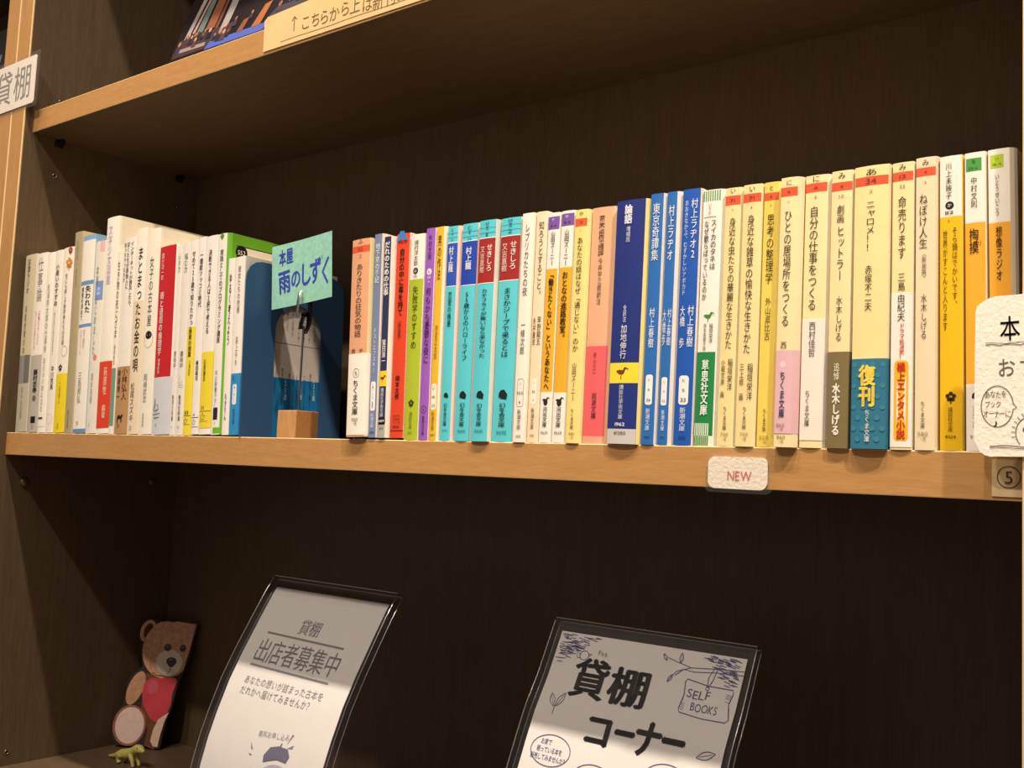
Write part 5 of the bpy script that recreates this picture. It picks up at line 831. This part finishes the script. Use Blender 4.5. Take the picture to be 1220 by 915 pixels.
def leaf(u, s_, r, a):
    c, d = math.cos(a), math.sin(a); P = [(t, r * .38 * math.sin(math.pi * (t / r + 1) / 2)) for t in [r * (-1 + .2 * i) for i in range(11)]]
    pts = P + [(x, -y) for x, y in P[::-1]]
    pen([(u + x * c - y * d, s_ + x * d + y * c) for x, y in pts + pts[:1]]); pen([(u - r * .7 * c, s_ - r * .7 * d), (u + r * .7 * c, s_ + r * .7 * d)], 0.0003)
leaf(0.1010, 0.0118, 0.0034, 1.5); leaf(0.0895, 0.0128, 0.0026, 0.9); leaf(0.0965, 0.0260, 0.0028, 2.0); leaf(0.1344, 0.0692, 0.0062, -0.35); leaf(0.0160, 0.0545, 0.0048, 1.1); leaf(0.0222, 0.0535, 0.0055, 2.0); pen([(0.0192, 0.0575), (0.0196, 0.0640)])
SG = [(0.1080, 0.0262), (0.1090, 0.0245), (0.1240, 0.0268), (0.1408, 0.0268), (0.1415, 0.0290), (0.1400, 0.0360), (0.1424, 0.0455), (0.1405, 0.0475), (0.1250, 0.0478), (0.1090, 0.0462), (0.1080, 0.0440), (0.1092, 0.0350)]
pen(SG + SG[:1], 0.0006)
pen([(0.1255, 0.0150), (0.1228, 0.0215), (0.1236, 0.0280)]); pen([(0.1275, 0.0150), (0.1262, 0.0225), (0.1240, 0.0280)])
pen([(0.1238 + 0.0012 * math.cos(a), 0.0285 + 0.0012 * math.sin(a)) for a in [math.radians(40 * i) for i in range(10)]])
for s0 in (0.0300, 0.0312, 0.0324, 0.0345): pen([(0.1370, s0), (0.1408, s0 + .0006)], 0.0003)
for s0 in (0.0400, 0.0412, 0.0426, 0.0440): pen([(0.1090, s0), (0.1112, s0 + .0004)], 0.0003)
htext(b, 'SELF', 0.1190, -0.0332, 0.0165, PEN, mp, 0.0, hh=0.0078, jit=0.06); htext(b, 'BOOKS', 0.1247, -0.0412, 0.0185, PEN, mp, 0.0, hh=0.0076, jit=0.06)
pen([(0.0265 + 0.0155 * math.cos(a), 0.0872 + 0.0100 * math.sin(a)) for a in [math.radians(12 * i) for i in range(31)]], 0.0006)
for row, u, s_ in (('お家で', 0.0190, 0.0822), ('眠っている本を', 0.0172, 0.0872), ('販売してみませんか？', 0.0136, 0.0922)):
    for i, ch in enumerate(row): glyph(b, ch, 0.0, u + 0.0029 * i, -s_, 0.0031, 0.0042, ink('4a4a80'), mp)
for cu, cs_ in ((0.062, 0.0993), (0.112, 0.0888)): pen([(cu + 0.0150 * math.cos(a), cs_ + 0.0098 * math.sin(a)) for a in [math.radians(12 * i) for i in range(31)]], 0.0006)
tag(b.build('notice_sheet'), 'hand drawn notice with thick black lettering inside the right acrylic holder', 'notice')

# ------------------------------------------------------------------ bear cut-out leaning in the corner
O = Vector((.0066, .1460, -.3398)); EX = Vector((0.8648, 0.4966, -0.0744)); EN = Vector((0.5021, -0.8539, 0.1369)); EZ = Vector((-0.0045, 0.1558, 0.9878))
def bmap(k):
    def mp(x, z): return tuple(O + EX * (x / 1000) + EZ * (z / 1000) + EN * k)
    return mp
BEAR_OUT = [(6.6, 133.0), (15.4, 138.3), (24.4, 137.5), (30.4, 135.2), (39.0, 136.4), (49.1, 140.8), (57.8, 141.0), (68.9, 140.5), (73.0, 142.1), (72.3, 134.9), (70.5, 122.6), (70.0, 104.5), (67.0, 88.2), (63.2, 75.7), (61.9, 61.7), (61.0, 45.9), (57.6, 31.8), (56.3, 18.0), (56.1, 4.4), (55.7, -3.4), (49.8, -1.4), (44.0, 0.6), (36.5, 0.5), (28.6, -3.2), (17.8, -3.3), (5.8, -3.2), (-0.8, 1.7), (-4.0, 10.9), (-4.5, 22.6), (-1.4, 32.8), (3.2, 41.4), (3.5, 49.3), (2.6, 63.1), (5.7, 73.5), (12.9, 80.5), (17.4, 85.1), (14.1, 94.6), (9.8, 104.1), (5.6, 115.6), (4.9, 125.6)]
HEART = [(23.4, 68.1), (30.8, 74.1), (41.6, 74.6), (48.6, 77.6), (60.7, 77.4), (62.5, 73.7), (59.8, 61.4), (60.6, 47.8), (56.8, 35.5), (45.7, 27.1), (38.3, 30.9), (26.5, 44.8), (22.8, 56.1)]
BODY = [(22.1, 78.8), (58.3, 78.0), (61.5, 73.5), (61.0, 45.9), (51.7, 28.9), (51.9, -1.1), (38.3, 1.7), (38.7, 19.2), (25.2, 40.7), (22.6, 62.0)]
FOOT2 = [(60.1, 39.9), (57.0, 29.7), (55.1, 13.9), (54.6, 1.3), (49.2, 1.4), (44.8, 6.6), (45.5, 18.3), (49.2, 30.5)]
BEAR_OUT = [(x, max(z, -3.7 + 0.0744 * x)) for x, z in BEAR_OUT]
b = MB(); FUR = pmat('d8a484', 0.8, 0, 0.15, 0.2, 220)
def fur(h, g=0.15): return pmat(h, 0.8, 0, 0.15, g, 220)
f, k = bmap(0.0), bmap(-0.003)
b.slab([f(*p) for p in BEAR_OUT], [k(*p) for p in BEAR_OUT], pmat('3c3230', 0.7, 0, 0.2, 0), pmat('8a7f88', 0.6, 0, 0.2, 0))
cxm = sum(p[0] for p in BEAR_OUT) / len(BEAR_OUT); czm = 68
def lay(pts, mat, kk): m_ = bmap(kk); b.poly([m_(*p) for p in pts], mat)
cut = [(cxm + (x - cxm) * .965, czm + (z - czm) * .982) for x, z in BEAR_OUT]
hd = [p for p in BEAR_OUT if p[1] > 72]
def clipx(pts):   # the cut-out's straight right edge
    r = []
    for x, z in pts:
        lim = 55.2 + (72.0 - 55.2) * max(0, z) / 141.0 - 0.6
        r.append((min(x, lim + (1.5 if z > 60 else 0)), min(z, 139.3)))
    return r
lay([(cxm + (x - cxm) * .94, z - .6) for x, z in BODY], fur('7a4c36'), 0.0001)
def ell(cx, cz, rx, rz, rot=0, n=28):
    c, s = math.cos(rot), math.sin(rot)
    return [(cx + rx * math.cos(t) * c - rz * math.sin(t) * s, cz + rx * math.cos(t) * s + rz * math.sin(t) * c) for t in [2 * math.pi * i / n for i in range(n)]]
lay(ell(15.4, 124.2, 9.3, 12.8, -.2), fur('d3a07e'), 0.0002)
lay(ell(15.8, 124.5, 5.2, 8.6, -.2), fur('5e3826'), 0.0003)
lay(clipx([(x, min(z, 137.8)) for x, z in ell(43.0, 107.5, 30.0, 32.5, 0)]), FUR, 0.0004)
lay(clipx([(24, 134.0), (34, 135.0), (48, 139.6), (60, 140), (71.5, 139.5), (70, 120), (45, 120)]), FUR, 0.00042)
lay(clipx(ell(14.6, 60.5, 9.0, 19.5, -.25)), fur('d09c7a'), 0.0004)
lay([(x * .97 + 1.2, z) for x, z in HEART], pmat('d24650', 0.5, 0, 0.3, 0.15, 40), 0.0005)
lay(ell(35, 64, 6.5, 7.5), pmat('cf5f6e', 0.5, 0, 0.3, 0.1, 60), 0.0006)
lay(ell(16.0, 19.8, 19.6, 22.2), fur('a9705a'), 0.0005); lay(ell(16.4, 19.8, 17.0, 19.8), fur('f3d6c8', 0.06), 0.0006)
lay([(x - .7, z + .4) for x, z in FOOT2], fur('ecc6b2', 0.06), 0.0006)
lay(clipx(ell(48.0, 93.3, 15.8, 14.2)), fur('f0e0cc', 0.08), 0.0006)
lay(ell(50.6, 95.0, 6.2, 4.6), pmat('15110f', 0.25, 0, 0.5, 0), 0.0007); lay(ell(50.9, 92.6, 4.2, 4.0), pmat('15110f', 0.25, 0, 0.5, 0), 0.00072)
lay(ell(49.0, 96.8, 2.0, 1.0), pmat('77706a', 0.3, 0, 0.5, 0), 0.0008)
for cx, cz, rx in ((43.0, 109.4, 4.4), (61.0, 111.0, 3.8)):
    lay(ell(cx, cz, rx, 4.0), pmat('1a1614', 0.25, 0, 0.5, 0), 0.0007); lay(ell(cx - 1.0, cz + 1.0, 1.5, 1.2), pmat('5a6068', 0.25, 0, 0.5, 0), 0.0008)
stroke(b, [(51.0, 89.0), (50.8, 84.5), (48.6, 80.9)], 0.7, '4a2e22', bmap(0.0007))
stroke(b, [(30, 80), (36, 77.5), (44, 78.0), (52, 77.6), (59, 80)], 0.9, '6a4030', bmap(0.0007))
tag(b.build('bear_cutout'), 'printed teddy bear cut-out with a red heart leaning in the dark corner', 'cut-out')

# ------------------------------------------------------------------ small yellow animal figure in front of the bear
YEL = pmat('c9c06a', 0.45, 0, 0.4, 0.06, 200)
fx, fy, fz = 0.0, 0.0, 0.0
root = empty('toy_dinosaur', (0.0845, 0.1195, LOW)); root.scale = (1.35, 1.35, 1.35); tag(root, 'tiny yellow green toy animal standing before the bear cut-out', 'toy')
b = MB()
def chain(pts, rs):
    P = [Vector(p) for p in pts]; Q = []; R_ = []
    for i in range(len(P) - 1):
        for t in (0, .33, .66): Q.append(P[i].lerp(P[i + 1], t)); R_.append(rs[i] + (rs[i + 1] - rs[i]) * t)
    Q.append(P[-1]); R_.append(rs[-1])
    b.tube(Q, R_, YEL, 14)
chain([(-0.030, 0.000, 0.0020), (-0.022, 0.0, 0.0035), (-0.012, 0.0, 0.0068), (-0.002, 0.0, 0.0088), (0.004, 0.0, 0.0118), (0.0085, 0.0, 0.0146), (0.013, 0, 0.0148), (0.0180, 0, 0.0138)], [.0006, .0016, .0036, .0042, .0034, .0034, .0032, .0010])
chain([(-0.010, -0.0026, 0.0070), (-0.012, -0.003, 0.0035), (-0.0100, -0.003, 0.0009)], [.0028, .0018, .0016]); chain([(-0.010, 0.0026, 0.0070), (-0.012, 0.003, 0.0035), (-0.0100, 0.003, 0.0009)], [.0028, .0018, .0016])
chain([(0.003, -0.0022, 0.0095), (0.0065, -0.0026, 0.0058), (0.0085, -0.0026, 0.0012)], [.0022, .0015, .0012]); chain([(0.003, 0.0022, 0.0095), (0.0065, 0.0026, 0.0058), (0.0085, 0.0026, 0.0012)], [.0022, .0015, .0012])
b.build('body', root)
b = MB()
for yy in (-0.0026, 0.0026):
    vs = disc(0.0128, 0.0160, 0.0006, 0.0006, 10); b.poly([(x, yy - (0.0006 if yy < 0 else -0.0006), z) for x, z in vs], ink('2a2410'))
tag(b.build('eye', root), 'dark eyes')

# ------------------------------------------------------------------ upper shelf: a dark photo book standing face out; another at the left edge
def photo_book(x0, x1, y, h, lean, label, seed, z0):
    root = empty('photo_book', (x0, y, z0 + 0.0004 + 0.011 * math.sin(math.radians(lean))), (math.radians(-lean), 0, 0)); tag(root, label, 'book')
    W = x1 - x0; b = MB(); b.box(0, W, 0, 0.011, 0, h, pmat('1a1216', 0.35, 0, 0.4, 0.2, 30), 0.0006)
    def mp(k): return lambda x, z: (x, -k, z)
    rnd = random.Random(seed)
    S_ = [([(0.004, 0.060), (0.10, 0.060), (0.10, 0.084), (0.006, 0.084)], '3a2a2c'),
          ([(0.062, 0.058), (0.158, 0.057), (0.162, 0.066), (0.068, 0.0675)], '4658a8'),
          ([(0.014, 0.083), (0.022, 0.083), (0.032, 0.150), (0.024, 0.150)], '8f8a88'), ([(0.026, 0.088), (0.031, 0.088), (0.041, 0.150), (0.037, 0.150)], 'a08078'),
          ([(0.034, 0.086), (0.046, 0.086), (0.050, 0.150), (0.042, 0.150)], '5a6a66'), ([(0.050, 0.086), (0.066, 0.086), (0.070, 0.150), (0.055, 0.150)], '7a4a30'),
          ([(0.068, 0.084), (0.073, 0.084), (0.078, 0.150), (0.073, 0.150)], '6a3a26'), ([(0.078, 0.076), (0.090, 0.076), (0.098, 0.150), (0.084, 0.150)], '8f8a86'),
          ([(0.004, 0.066), (0.060, 0.064), (0.060, 0.069), (0.006, 0.071)], '8a7a78'),
          ([(0.112, 0.066), (0.122, 0.066), (0.127, 0.082), (0.118, 0.081)], '7a4628'), ([(0.136, 0.066), (0.150, 0.066), (0.158, 0.094), (0.147, 0.092)], '9a5a32'),
          ([(0.16, 0.072), (0.30, 0.070), (0.30, 0.080), (0.17, 0.082)], '3a3440'), ([(0.186, 0.084), (0.22, 0.084), (0.22, 0.105), (0.19, 0.105)], '9a9088')]
    for q, (pts, c) in enumerate(S_): flat(b, pts, c, mp(0.0002 + q * 0.00002))
    for i in range(26):   # small seated figures
        x = 0.008 + rnd.random() * (0.085 if i < 16 else 0.28); z = 0.068 + rnd.random() * 0.018; r = 0.0028 + rnd.random() * 0.002
        flat(b, [(x - r, z - r * 2), (x + r, z - r * 2), (x + r * .8, z), (x - r * .8, z)], rnd.choice(['15121c', '241c26', '352a3c', '4a3438']), mp(0.00055 + i * 0.000004))
        flat(b, disc(x, z + r * .6, r * .55, r * .7, 10), rnd.choice(['9a6a50', 'b08468', '7a5040']), mp(0.00072))
    b.build('cover', root)
    p = MB(); p.box(0.002, W + 0.001, 0.0015, 0.0095, 0.002, h - 0.002, PAGES); 
    return root
photo_book(0.115, 0.45, 0.0660, 0.235, 18, 'dark photo book standing face out behind the cream paper label', 5, OPEN_TOP + BT)
photo_book(-0.36, -0.070, 0.060, 0.19, 8, 'dark picture book in the neighbouring bookcase at the far left edge', 9, OPEN_TOP + BT)
